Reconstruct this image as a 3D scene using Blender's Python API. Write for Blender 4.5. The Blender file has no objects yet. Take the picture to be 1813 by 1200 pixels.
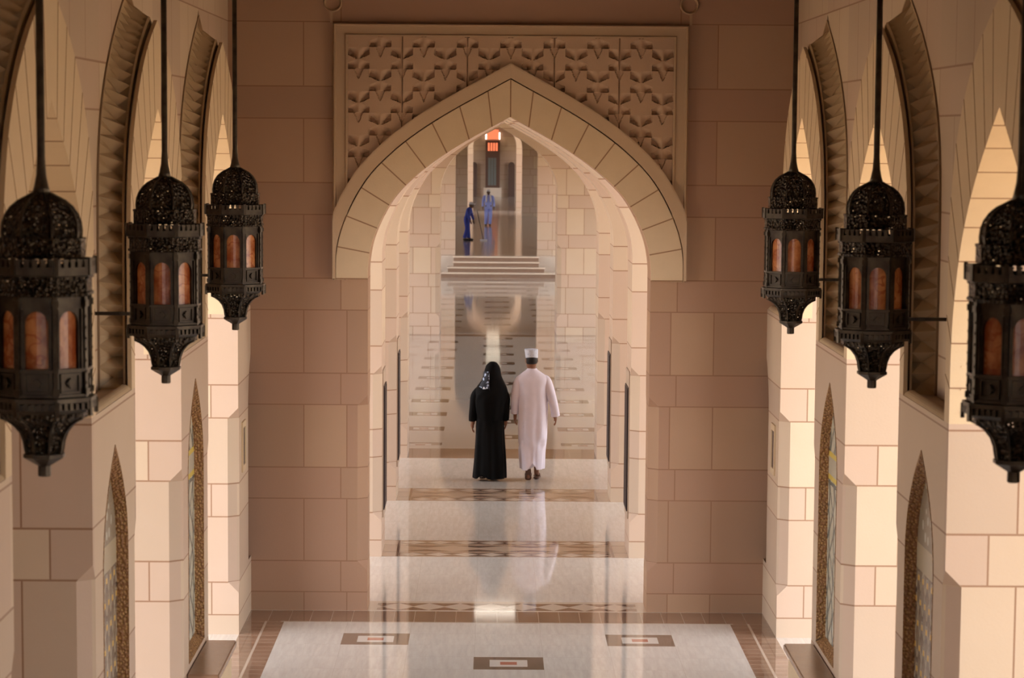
import bpy, bmesh, math, random
import numpy as np
from mathutils import Vector, Matrix
random.seed(7)
SC = bpy.context.scene
COL = SC.collection
PI = math.pi

# ------------------------------------------------------------------ camera, sky, exposure
F_PX = 5235.0
CAMX, CAMZ = -0.185, 4.72
cam_d = bpy.data.cameras.new('camera')
cam = bpy.data.objects.new('camera', cam_d)
COL.objects.link(cam)
SC.camera = cam
cam_d.sensor_width = 36.0
cam_d.lens = F_PX * 36.0 / 1813.0
cam_d.clip_start = 0.5
cam_d.clip_end = 600
PITCH = math.radians(6.8)
YAW = 0.0078            # turned slightly to the right
ROLL = 0.0075
cam.location = (CAMX, 0, CAMZ)
m = Matrix.Rotation(-YAW, 4, 'Z') @ Matrix.Rotation(PI / 2 - PITCH, 4, 'X') @ Matrix.Rotation(ROLL, 4, 'Z')
cam.rotation_euler = m.to_euler()
cam_d.shift_y = 0.1445
cam_d.shift_x = 0.0
cam_d.dof.use_dof = True
cam_d.dof.focus_distance = 33.0
cam_d.dof.aperture_fstop = 5.6

SC.view_settings.view_transform = 'Standard'
SC.view_settings.look = 'None'
SC.view_settings.gamma = 1.0
SC.view_settings.exposure = 0.02
SC.view_settings.use_curve_mapping = False

world = bpy.data.worlds.new('sky')
SC.world = world
world.use_nodes = True
wn = world.node_tree
wn.nodes.clear()
wo = wn.nodes.new('ShaderNodeOutputWorld')
wb = wn.nodes.new('ShaderNodeBackground')
wb.inputs['Color'].default_value = (0.97, 0.97, 1.0, 1)
wb.inputs['Strength'].default_value = 4.5
wt = wn.nodes.new('ShaderNodeTexCoord'); ws = wn.nodes.new('ShaderNodeSeparateXYZ')
wn.links.new(wt.outputs['Generated'], ws.inputs[0])
wr_ = wn.nodes.new('ShaderNodeMapRange')          # the bright half of the sky is behind the viewer
wr_.inputs['From Min'].default_value = 0.25; wr_.inputs['From Max'].default_value = -0.95
wr_.inputs['To Min'].default_value = 2.5; wr_.inputs['To Max'].default_value = 11.0
wn.links.new(ws.outputs[1], wr_.inputs['Value'])
wn.links.new(wr_.outputs[0], wb.inputs['Strength'])
wn.links.new(wb.outputs[0], wo.inputs[0])

SUN_E = 16.0
sun_d = bpy.data.lights.new('sun', 'SUN')
sun_d.energy = SUN_E
sun_d.angle = math.radians(0.6)
sun_d.color = (1.0, 0.92, 0.80)
sun = bpy.data.objects.new('sun', sun_d)
COL.objects.link(sun)
sun.rotation_euler = Vector((0.25, 0.55, 1.6)).to_track_quat('Z', 'Y').to_euler()

SC.cycles.max_bounces = 12
SC.cycles.diffuse_bounces = 5
SC.cycles.glossy_bounces = 4
SC.cycles.use_denoising = True
SC.cycles.sample_clamp_indirect = 6.0
SC.cycles.caustics_reflective = False
SC.cycles.caustics_refractive = False

# ------------------------------------------------------------------ node maths helper
class E:
    nt = None
    def __init__(s, v): s.v = v
    @staticmethod
    def op(o, *a):
        n = E.nt.nodes.new('ShaderNodeMath'); n.operation = o
        for i, x in enumerate(a):
            x = x.v if isinstance(x, E) else x
            if isinstance(x, (int, float)): n.inputs[i].default_value = x
            else: E.nt.links.new(x, n.inputs[i])
        return E(n.outputs[0])
    def __add__(s, o): return E.op('ADD', s, o)
    __radd__ = __add__
    def __sub__(s, o): return E.op('SUBTRACT', s, o)
    def __rsub__(s, o): return E.op('SUBTRACT', o, s)
    def __mul__(s, o): return E.op('MULTIPLY', s, o)
    __rmul__ = __mul__
    def __truediv__(s, o): return E.op('DIVIDE', s, o)
    def lt(s, o): return E.op('LESS_THAN', s, o)
    def gt(s, o): return E.op('GREATER_THAN', s, o)
    def mod(s, o): return E.op('FLOORED_MODULO', s, o)
    def floor(s): return E.op('FLOOR', s)
    def abs(s): return E.op('ABSOLUTE', s)
    def max(s, o): return E.op('MAXIMUM', s, o)
    def min(s, o): return E.op('MINIMUM', s, o)
    def sin(s): return E.op('SINE', s)
    def inv(s): return 1.0 - s
    def clamp(s): return s.max(0.0).min(1.0)
def between(e, a, b): return e.gt(a) * e.lt(b)
def near(e, a, w): return (e - a).abs().lt(w)

def begin(name, rough=0.6, spec=0.3, metal=0.0):
    m = bpy.data.materials.new(name); m.use_nodes = True
    E.nt = m.node_tree
    b = m.node_tree.nodes['Principled BSDF']
    b.inputs['Roughness'].default_value = rough
    b.inputs['Specular IOR Level'].default_value = spec
    b.inputs['Metallic'].default_value = metal
    return m, b
def pos():
    g = E.nt.nodes.new('ShaderNodeNewGeometry')
    s = E.nt.nodes.new('ShaderNodeSeparateXYZ')
    E.nt.links.new(g.outputs['Position'], s.inputs[0])
    n = E.nt.nodes.new('ShaderNodeSeparateXYZ')
    E.nt.links.new(g.outputs['True Normal'], n.inputs[0])
    return [E(s.outputs[i]) for i in range(3)], [E(n.outputs[i]) for i in range(3)]
def objpos():
    g = E.nt.nodes.new('ShaderNodeTexCoord')
    s = E.nt.nodes.new('ShaderNodeSeparateXYZ')
    E.nt.links.new(g.outputs['Object'], s.inputs[0])
    return [E(s.outputs[i]) for i in range(3)]
def vec(x, y, z):
    c = E.nt.nodes.new('ShaderNodeCombineXYZ')
    for i, a in enumerate((x, y, z)):
        if isinstance(a, E): E.nt.links.new(a.v, c.inputs[i])
        else: c.inputs[i].default_value = a
    return c.outputs[0]
def mix(f, a, b):
    n = E.nt.nodes.new('ShaderNodeMix'); n.data_type = 'RGBA'
    if isinstance(f, E): E.nt.links.new(f.v, n.inputs[0])
    else: n.inputs[0].default_value = f
    for k, c in ((6, a), (7, b)):
        if isinstance(c, (tuple, list)): n.inputs[k].default_value = (*c[:3], 1)
        else: E.nt.links.new(c, n.inputs[k])
    return n.outputs[2]
def noise(v, scale, detail=3.0, rough=0.5):
    n = E.nt.nodes.new('ShaderNodeTexNoise')
    n.inputs['Scale'].default_value = scale
    n.inputs['Detail'].default_value = detail
    n.inputs['Roughness'].default_value = rough
    if v is not None: E.nt.links.new(v, n.inputs['Vector'])
    return E(n.outputs[0])
def white(v):
    n = E.nt.nodes.new('ShaderNodeTexWhiteNoise'); n.noise_dimensions = '3D'
    E.nt.links.new(v, n.inputs['Vector'])
    return E(n.outputs[0])
def voronoi(v, scale, feature='F1'):
    n = E.nt.nodes.new('ShaderNodeTexVoronoi'); n.feature = feature
    n.inputs['Scale'].default_value = scale
    if v is not None: E.nt.links.new(v, n.inputs['Vector'])
    return E(n.outputs[0])
def setc(b, c, key='Base Color'): E.nt.links.new(c.v if isinstance(c, E) else c, b.inputs[key])
def bump(b, h, strength=0.3, dist=0.02):
    n = E.nt.nodes.new('ShaderNodeBump')
    n.inputs['Strength'].default_value = strength
    n.inputs['Distance'].default_value = dist
    E.nt.links.new(h.v, n.inputs['Height'])
    E.nt.links.new(n.outputs[0], b.inputs['Normal'])

SA = (0.505, 0.380, 0.275)     # sandstone tones
SB = (0.465, 0.335, 0.256)
SC_ = (0.535, 0.415, 0.300)
JOINT = (0.23, 0.115, 0.06)

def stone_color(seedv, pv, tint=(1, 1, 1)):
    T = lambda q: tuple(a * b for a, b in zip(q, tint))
    r = white(seedv)
    c = mix(r, T(SA), T(SC_))
    r2 = white(vec(r * 17.3, r * 5.1, 2.0))
    c = mix(r2.gt(0.6) * 0.9, c, T(SB))
    c = mix(between(r2, 0.0, 0.25) * 0.55, c, T((0.40, 0.295, 0.225)))
    n = noise(pv, 2.5, 4.0)
    c = mix((n * 0.35).clamp(), c, T((0.42, 0.30, 0.19)))
    return c

def make_masonry(name, tallX, shortX, tint=(1, 1, 1), z0=0.498):
    m, b = begin(name, 0.55, 0.35)
    (x, y, z), (nx, ny, nz) = pos()
    lon = nx.abs().gt(0.7)
    P = 0.9345
    zz = (z - z0).mod(P)
    k = ((z - z0) / P).floor()
    tall = zz.lt(0.624)
    hj = near(zz, 0.0, 0.007).max(near(zz, 0.624, 0.006)).max(near(zz, P, 0.006))
    ax = x.abs()
    ay = ((y - 21.1).mod(5.09) - 2.545).abs()      # 0 at the pier centre
    vt = vs = None
    idx = x.gt(0) * 3.0
    it = idx; is_ = idx
    for u in tallX:
        q = near(ax, u, 0.006); vt = q if vt is None else vt.max(q); it = it + ax.gt(u)
    for u in shortX:
        q = near(ax, u, 0.006); vs = q if vs is None else vs.max(q); is_ = is_ + ax.gt(u)
    hi = z.gt(3.05)
    lt_ = (near(ay, 1.65, 0.008).max(near(ay, 0.35, 0.008))) * hi
    ls_ = (near(ay, 1.0, 0.008).max(near(ay, 2.1, 0.008))) * hi
    vj_x = tall * vt + tall.inv() * vs
    vj_y = tall * lt_ + tall.inv() * ls_
    cid = tall * it + tall.inv() * (is_ + 11.0)
    yid = ((y - 21.1) / 5.09).floor() * 4.0 + ay.gt(1.0) * 2.0
    uid = lon * yid + lon.inv() * cid
    joint = (hj.max(lon * vj_y).max(lon.inv() * vj_x)) * nz.abs().lt(0.5)
    p = vec(x, y, z)
    c = stone_color(vec(uid, k + tall * 0.5, 1.0), p, tint)
    c = mix(joint * 0.85, c, JOINT)
    setc(b, c)
    bump(b, noise(p, 60.0, 3.0) * 0.25 - joint * 1.0, 0.25, 0.01)
    return m
M = {}
M['wall'] = make_masonry('sandstone_ashlar', [1.595, 2.02, 2.97], [1.655, 2.80])
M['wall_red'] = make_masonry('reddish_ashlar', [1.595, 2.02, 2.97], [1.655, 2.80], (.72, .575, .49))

def make_plain(name, ca, cb, rough=0.55):
    m, b = begin(name, rough, 0.35)
    (x, y, z), n = pos()
    p = vec(x, y, z)
    c = mix(noise(p, 1.3, 2.0), ca, cb)
    c = mix((noise(p, 9.0, 4.0) * 0.3).clamp(), c, (0.40, 0.285, 0.185))
    setc(b, c)
    bump(b, noise(p, 60.0, 3.0), 0.1, 0.01)
    return m
M['ring'] = make_plain('sandstone_smooth', (0.545, 0.405, 0.26), (0.595, 0.45, 0.292))
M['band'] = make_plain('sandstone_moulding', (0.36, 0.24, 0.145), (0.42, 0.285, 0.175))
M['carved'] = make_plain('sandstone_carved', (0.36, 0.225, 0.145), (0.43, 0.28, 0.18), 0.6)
M['mortar'] = make_plain('mortar', (0.22, 0.12, 0.06), (0.26, 0.14, 0.08), 0.8)
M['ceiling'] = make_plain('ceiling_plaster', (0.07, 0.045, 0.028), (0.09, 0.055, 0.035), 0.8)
M['ledge'] = make_plain('brown_marble', (0.20, 0.105, 0.06), (0.26, 0.14, 0.08), 0.25)
M['step'] = make_plain('pale_step_marble', (0.60, 0.50, 0.40), (0.68, 0.58, 0.48), 0.3)
M['tread'] = make_plain('brown_riser_marble', (0.17, 0.10, 0.07), (0.21, 0.13, 0.09), 0.3)

# ------------------------------------------------------------------ the floor
def make_floor():
    m, b = begin('inlaid_marble_floor', 0.1, 0.5)
    (x, y, z), n = pos()
    ax = x.abs()
    p = vec(x, y, 0.0)
    # marble slabs .62 x .62 with soft lengthwise veins
    jx = near((x + 0.31).mod(0.6215), 0.0, 0.004)
    jy = near((y - 26.2 + 0.31).mod(0.6258), 0.0, 0.006)
    tid = white(vec(((x + 0.31) / 0.6215).floor(), ((y - 26.2 + 0.31) / 0.6258).floor(), 3.0))
    veins = noise(vec(x * 14.0, y * 1.2, tid * 9.0), 1.6, 6.0, 0.65)
    veins2 = noise(vec(x * 1.5, y * 9.0, tid * 5.0), 1.4, 5.0, 0.6)
    base = mix(((veins - 0.35) * 1.6).clamp(), (0.64, 0.595, 0.545), (0.44, 0.40, 0.36))
    base = mix(((veins2 - 0.5) * 1.2).clamp() * 0.5, base, (0.55, 0.50, 0.45))
    base = mix(tid * 0.25, base, (0.58, 0.53, 0.48))
    far = y.gt(44.5)
    base = mix(jx.max(jy) * 0.45, base, (0.40, 0.34, 0.29))
    base = mix(far, base, (0.58, 0.525, 0.465))
    # brown brick-like marble
    bid = white(vec((x / 0.2).floor(), (y / 0.2).floor(), 1.0))
    def brown(jmask):
        c = mix(bid, (0.19, 0.105, 0.065), (0.27, 0.165, 0.11))
        return mix(jmask, c, (0.55, 0.45, 0.36))
    # squares of inlay
    Py = 2.503
    def inset(cx, y0):
        dx = (ax - cx).abs() if cx else ax
        dy = ((y - y0 + Py / 2).mod(Py) - Py / 2).abs()
        return dx, dy
    d1x, d1y = inset(1.243, 27.45)
    d0x, d0y = inset(0.0, 26.2)
    def sq(a):
        return (d1x.lt(a) * d1y.lt(a)).max(d0x.lt(a) * d0y.lt(a))
    nave = y.lt(28.44) * ax.lt(2.17)
    hall = between(y, 44.9, 69.8)
    hall2 = between(y, 72.6, 97.6) * ax.lt(2.6)
    deco = nave.max(hall * ax.lt(2.4)).max(hall2)
    c = base
    c = mix(deco * sq(0.315), c, mix(bid, (0.17, 0.12, 0.085), (0.23, 0.16, 0.12)))
    c = mix(deco * far * sq(0.33), c, (0.09, 0.06, 0.045))
    c = mix(deco * sq(0.17), c, (0.62, 0.56, 0.50))
    c = mix(deco * sq(0.075), c, (0.42, 0.16, 0.11))
    # nave borders
    bord = between(ax, 2.17, 2.545) * y.lt(29.09)
    jb = near((y).mod(0.2), 0.0, 0.008).max(near(ax, 2.345, 0.012))
    c = mix(bord, c, brown(jb * 0.8))
    band = between(y, 28.44, 29.09) * ax.lt(2.545)
    jb2 = near((x + 0.1).mod(0.203), 0.0, 0.0055)
    c = mix(band, c, brown(jb2 * 0.75))
    c = mix(between(y, 28.40, 28.44) * ax.lt(2.2), c, (0.5, 0.42, 0.34))
    # cross bands below the arches beyond: rows of triangles
    def tri(y0, h, per, ph, up):
        t = (y - y0) / h
        q = (((x + ph) / per).mod(1.0) - 0.5).abs() * 2.0       # 0 at the centre
        inside = between(t, 0.0, 1.0)
        return inside * (q.lt(t if up else 1.0 - t))
    warm = (0.50, 0.37, 0.27); dark = (0.20, 0.115, 0.075)
    def crossband(c, y0, full=True):
        w = 1.34
        inside = between(y, y0, y0 + w) * ax.lt(1.42 if full else 1.45)
        c = mix(inside, c, warm)
        inner = ax.lt(1.2)
        def row(c, a, h, per, ph):
            c = mix(tri(y0 + a, h / 2, per, ph, False) * inner, c, dark)
            return mix(tri(y0 + a + h / 2, h / 2, per, ph, True) * inner, c, dark)
        pale = mix(0.5, warm, (0.62, 0.54, 0.46))
        c = mix(between(y, y0 + .05, y0 + .31) * inner, c, pale)
        c = mix(between(y, y0 + 1.02, y0 + 1.28) * inner, c, pale)
        c = row(c, 0.05, 0.26, 0.30, 0.15)
        c = row(c, 1.02, 0.26, 0.30, 0.15)
        c = mix(tri(y0 + 0.42, 0.17, 0.6, 0.0, False) * inner, c, dark)
        c = mix(tri(y0 + 0.73, 0.17, 0.6, 0.0, True) * inner, c, dark)
        for a in (0.0, 0.37, 0.95, 1.33):
            c = mix(near(y, y0 + a, 0.012) * ax.lt(1.42), c, dark)
        c = mix((near(ax, 1.22, 0.015)) * between(y, y0, y0 + w), c, dark)
        return c
    for y0 in (32.93, 38.03):
        c = crossband(c, y0)
    c = mix(between(y, 43.1, 44.45) * ax.lt(1.6), c, brown(near((x).mod(0.25), 0.0, 0.01) * 0.5))
    c = mix(between(y, 69.4, 70.1), c, brown(near((x).mod(0.25), 0.0, 0.01) * 0.5))
    # short band right under the near arch
    c = mix(between(y, 29.12, 29.72) * ax.lt(1.42), c, (0.55, 0.46, 0.38))
    c = mix((tri(29.16, 0.2, 0.312, 0.156, False).max(tri(29.40, 0.2, 0.312, 0.156, True))) * ax.lt(1.3), c, dark)
    # far hall sides: shade between the lit openings, painted in as soft cross stripes
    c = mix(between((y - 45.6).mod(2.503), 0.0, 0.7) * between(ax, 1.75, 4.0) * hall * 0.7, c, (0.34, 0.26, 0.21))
    setc(b, c)
    r = noise(p, 0.2, 1.0) * 0.004 + 0.05
    E.nt.links.new(r.v, b.inputs['Roughness'])
    return m
M['floor'] = make_floor()

def make_floor2():
    m, b = begin('upper_floor_marble', 0.12, 0.5)
    (x, y, z), n = pos()
    c = mix(near((y).mod(2.5), 0.0, 0.2), (0.50, 0.43, 0.36), (0.30, 0.2, 0.14))
    c = mix(noise(vec(x, y, 0.0), 1.0, 4.0) * 0.5, c, (0.42, 0.34, 0.28))
    setc(b, c)
    return m
M['floor2'] = make_floor2()
def simple(name, col, rough=0.6, spec=0.3, metal=0.0, emit=None, es=0.0):
    m, b = begin(name, rough, spec, metal)
    p = objpos()
    c = mix((noise(vec(*p), 12.0, 3.0) * 0.5).clamp(), col, tuple(0.8 * a for a in col))
    setc(b, c)
    if emit:
        b.inputs['Emission Color'].default_value = (*emit, 1)
        b.inputs['Emission Strength'].default_value = es
    return m
M['ground'] = simple('pale_paving', (0.53, 0.405, 0.275), 0.8)
M['dark'] = simple('dark_wood', (0.025, 0.012, 0.012), 0.5)
M['slotframe'] = simple('slot_frame', (0.40, 0.30, 0.22), 0.6)

# ------------------------------------------------------------------ mesh helpers
def link(name, bm, mat, parent=None, smooth=False):
    me = bpy.data.meshes.new(name)
    bmesh.ops.recalc_face_normals(bm, faces=bm.faces[:])
    bm.to_mesh(me); bm.free()
    if smooth:
        for f in me.polygons: f.use_smooth = True
    mats = mat if isinstance(mat, (list, tuple)) else [mat]
    for q in mats: me.materials.append(q)
    o = bpy.data.objects.new(name, me)
    COL.objects.link(o)
    if parent is not None: o.parent = parent
    return o
def struct(o):
    o['kind'] = 'structure'; return o
def thing(name, label, cat, loc=(0, 0, 0), group=None):
    o = bpy.data.objects.new(name, None)
    o.empty_display_size = 0.2
    COL.objects.link(o); o.location = loc
    o['label'] = label; o['category'] = cat
    if group: o['group'] = group
    return o
def tag(o, label, cat, group=None):
    o['label'] = label; o['category'] = cat
    if group: o['group'] = group
    return o
def quad(bm, *pts):
    vs = [bm.verts.new(p) for p in pts]
    try: return bm.faces.new(vs)
    except ValueError: return None
def box(bm, x0, x1, y0, y1, z0, z1, mi=0):
    v = [bm.verts.new((x, y, z)) for z in (z0, z1) for y in (y0, y1) for x in (x0, x1)]
    for f in ((0, 2, 3, 1), (4, 5, 7, 6), (0, 1, 5, 4), (2, 6, 7, 3), (0, 4, 6, 2), (1, 3, 7, 5)):
        q = bm.faces.new([v[i] for i in f]); q.material_index = mi
def obox(bm, c, ax, ay, az, sx, sy, sz):
    c, ax, ay, az = Vector(c), Vector(ax), Vector(ay), Vector(az)
    v = []
    for k in (-1, 1):
        for j in (-1, 1):
            for i in (-1, 1):
                v.append(bm.verts.new(c + ax * (i * sx / 2) + ay * (j * sy / 2) + az * (k * sz / 2)))
    for f in ((0, 2, 3, 1), (4, 5, 7, 6), (0, 1, 5, 4), (2, 6, 7, 3), (0, 4, 6, 2), (1, 3, 7, 5)):
        bm.faces.new([v[i] for i in f])
def catmull(pts, n=6):
    P = [np.array(p, float) for p in pts]
    P = [2 * P[0] - P[1]] + P + [2 * P[-1] - P[-2]]
    out = []
    for i in range(1, len(P) - 2):
        a, b, c, d = P[i - 1], P[i], P[i + 1], P[i + 2]
        for k in range(n):
            t = k / n
            out.append(tuple(0.5 * (2 * b + (c - a) * t + (2 * a - 5 * b + 4 * c - d) * t * t + (3 * b - a - 3 * c + d) * t ** 3)))
    out.append(tuple(P[-2]))
    return out
def resample(pts, n):
    P = np.array(pts, float)
    d = np.r_[0, np.cumsum(np.linalg.norm(np.diff(P, axis=0), axis=1))]
    t = np.linspace(0, d[-1], n)
    return [tuple(np.interp(x, d, P[:, j]) for j in range(P.shape[1])) for x in t]

# the pointed arch: half width u against height z above the springing
ARCH = [(1.39, 0.0), (1.387, .13), (1.36, .31), (1.305, .476), (1.218, .655), (1.11, .817), (.95, .98), (.785, 1.116), (.575, 1.26), (.34, 1.40), (0.0, 1.585)]
ARCH = catmull(ARCH, 3)
def arch_profile(half, spring, chamfer=0.1, ztop_scale=1.0, base=0.0):
    """rows (z, u, chamfer) from the floor to the apex"""
    s = half / 1.39
    rows = [(base, half, 0.0)]
    if chamfer:
        rows += [(base + 0.40, half, 0.0), (base + 0.50, half, chamfer), (base + 2.05, half, chamfer), (base + 2.15, half, 0.0)]
    for u, h in ARCH:
        rows.append((spring + h * ztop_scale, u * s, 0.0))
    return rows
def interp_rows(rows, z, j):
    zs = [r[0] for r in rows]
    return float(np.interp(z, zs, [r[j] for r in rows]))

def wall_with_arches(bm, P, bays, rows, top, t0, t1, outer=None, base=0.0, chamfer_back=True, zmin=None, zmax=None):
    """P(a, t, z) gives the point; bays = [(centre, a_min, a_max)]; outer(z) an optional hole at the
    bay's outer limit (distance from it)"""
    zs = sorted(set([r[0] for r in rows]) | (set(outer[0]) if outer else set()))
    za = rows[-1][0]
    if zmin is None: zmin = base
    if zmax is None: zmax = top
    zs = [z for z in zs if zmin < z < min(za, zmax)] + [zmin]
    if zmax > za: zs.append(za)
    else: zs.append(zmax)
    zs = sorted(set(zs))
    def U(z): return interp_rows(rows, z, 1), interp_rows(rows, z, 2)
    def O(z): return outer[1](z) if outer else 0.0
    for (c, a0, a1) in bays:
        for sgn, lim in ((-1, a0), (1, a1)):
            for za_, zb in zip(zs[:-1], zs[1:]):
                ua, ca = U(za_); ub, cb = U(zb)
                oa, ob = O(za_), O(zb)
                if outer:
                    oa = outer[1](za_ + 1e-5); ob = outer[1](zb - 1e-5)
                A = lambda z, u, off, t: P(c + sgn * (u + off), t, z)
                L = lambda o, t, z: P(lim - sgn * o, t, z)
                # front and back faces
                quad(bm, A(za_, ua, ca, t0), A(zb, ub, cb, t0), L(ob, t0, zb), L(oa, t0, za_))
                if chamfer_back:
                    quad(bm, A(za_, ua, ca, t1), A(zb, ub, cb, t1), L(ob, t1, zb), L(oa, t1, za_))
                    cA, cB = ca, cb
                else:
                    quad(bm, A(za_, ua, 0, t1), A(zb, ub, 0, t1), L(ob, t1, zb), L(oa, t1, za_))
                    cA = cB = 0.0
                # the reveal with its chamfers
                s = 1 if t1 > t0 else -1
                if ca > 0 or cb > 0:
                    quad(bm, A(za_, ua, ca, t0), A(zb, ub, cb, t0), A(zb, ub, 0, t0 + s * cb), A(za_, ua, 0, t0 + s * ca))
                    if chamfer_back:
                        quad(bm, A(za_, ua, cA, t1), A(zb, ub, cB, t1), A(zb, ub, 0, t1 - s * cB), A(za_, ua, 0, t1 - s * cA))
                quad(bm, A(za_, ua, 0, t0 + s * ca), A(zb, ub, 0, t0 + s * cb), A(zb, ub, 0, t1 - s * cB), A(za_, ua, 0, t1 - s * cA))
                if outer and (oa > 0 or ob > 0):
                    quad(bm, L(oa, t0, za_), L(ob, t0, zb), L(ob, t1, zb), L(oa, t1, za_))
        if zmax > za:
            for t in (t0, t1):
                quad(bm, P(a0, t, za), P(a1, t, za), P(a1, t, zmax), P(a0, t, zmax))
            quad(bm, P(a0, t0, zmax), P(a1, t0, zmax), P(a1, t1, zmax), P(a0, t1, zmax))
        else:
            u = interp_rows(rows, zmax, 1)
            for sgn, lim in ((-1, a0), (1, a1)):
                quad(bm, P(c + sgn * u, t0, zmax), P(lim, t0, zmax), P(lim, t1, zmax), P(c + sgn * u, t1, zmax))
    lo, hi = bays[0][1], bays[-1][2]
    for a in (lo, hi):
        quad(bm, P(a, t0, zmin), P(a, t1, zmin), P(a, t1, zmax), P(a, t0, zmax))

TOP = 7.6
CY = [21.1 + 5.09 * k for k in range(-5, 2)]        # centres of the side openings
YA = 29.11                                           # face of the great cross wall

# side opening profile
SIDE = arch_profile(1.465, 3.30, 0.1)
EXT = catmull([(1.65, 3.03), (1.65, 3.55), (1.65, 3.95), (1.62, 4.28), (1.54, 4.52), (1.40, 4.75), (1.14, 4.99), (.78, 5.21), (.40, 5.37), (0, 5.50)], 4)
OUT = catmull([(1.70, 3.03), (1.70, 3.55), (1.70, 4.0), (1.68, 4.35), (1.61, 4.64), (1.46, 4.89), (1.18, 5.14), (.80, 5.37), (.40, 5.56), (0, 5.72)], 4)
NICHE = [(.62, .55), (.62, 2.0), (.60, 2.15), (.54, 2.30), (.42, 2.45), (.25, 2.60), (0.0, 2.76)]
def niche_u(z):
    if z < 0.55 or z > 2.76: return 0.0
    return float(np.interp(z, [p[1] for p in NICHE], [p[0] for p in NICHE]))

def side_wall(sgn, name):
    P = lambda a, t, z: (sgn * t, a, z)
    bm = bmesh.new()
    bays = []
    for c in CY:
        hi = c + 2.545
        if c == CY[-1]: hi = 31.5
        bays.append((c, c - 2.545, hi))
    # the last opening (beyond the cross wall) is not part of the nave
    bays = [b for b in bays if b[0] < 28]
    bays[-1] = (bays[-1][0], bays[-1][1], YA + 0.3)
    # solid core behind everything
    wall_with_arches(bm, P, bays, arch_profile(1.465, 3.30, 0.0), TOP, 2.83, 3.5)
    # recessed wall layer above the ledge, outside the carved bands
    outrows = [(z, u + 0.055, 0.0) for (u, z) in OUT]
    outrows[-1] = (outrows[-1][0] + 0.06, 0.0, 0.0)
    wall_with_arches(bm, P, bays, outrows, TOP, 2.755, 2.83, zmin=3.03, zmax=TOP)
    # proud pier faces with the tall niches
    rows = [r for r in SIDE]
    zset = [p[1] for p in NICHE] + [0.5499, 2.7601]
    pb = []
    for i, b in enumerate(bays): pb.append(b)
    wall_with_arches(bm, P, pb, rows, TOP, 2.545, 2.83, outer=(zset, niche_u), zmin=0.0, zmax=3.03, chamfer_back=False)
    o = struct(link(name, bm, M['wall']))
    # outer face chamfer is not needed; rings
    return o, bays

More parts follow.
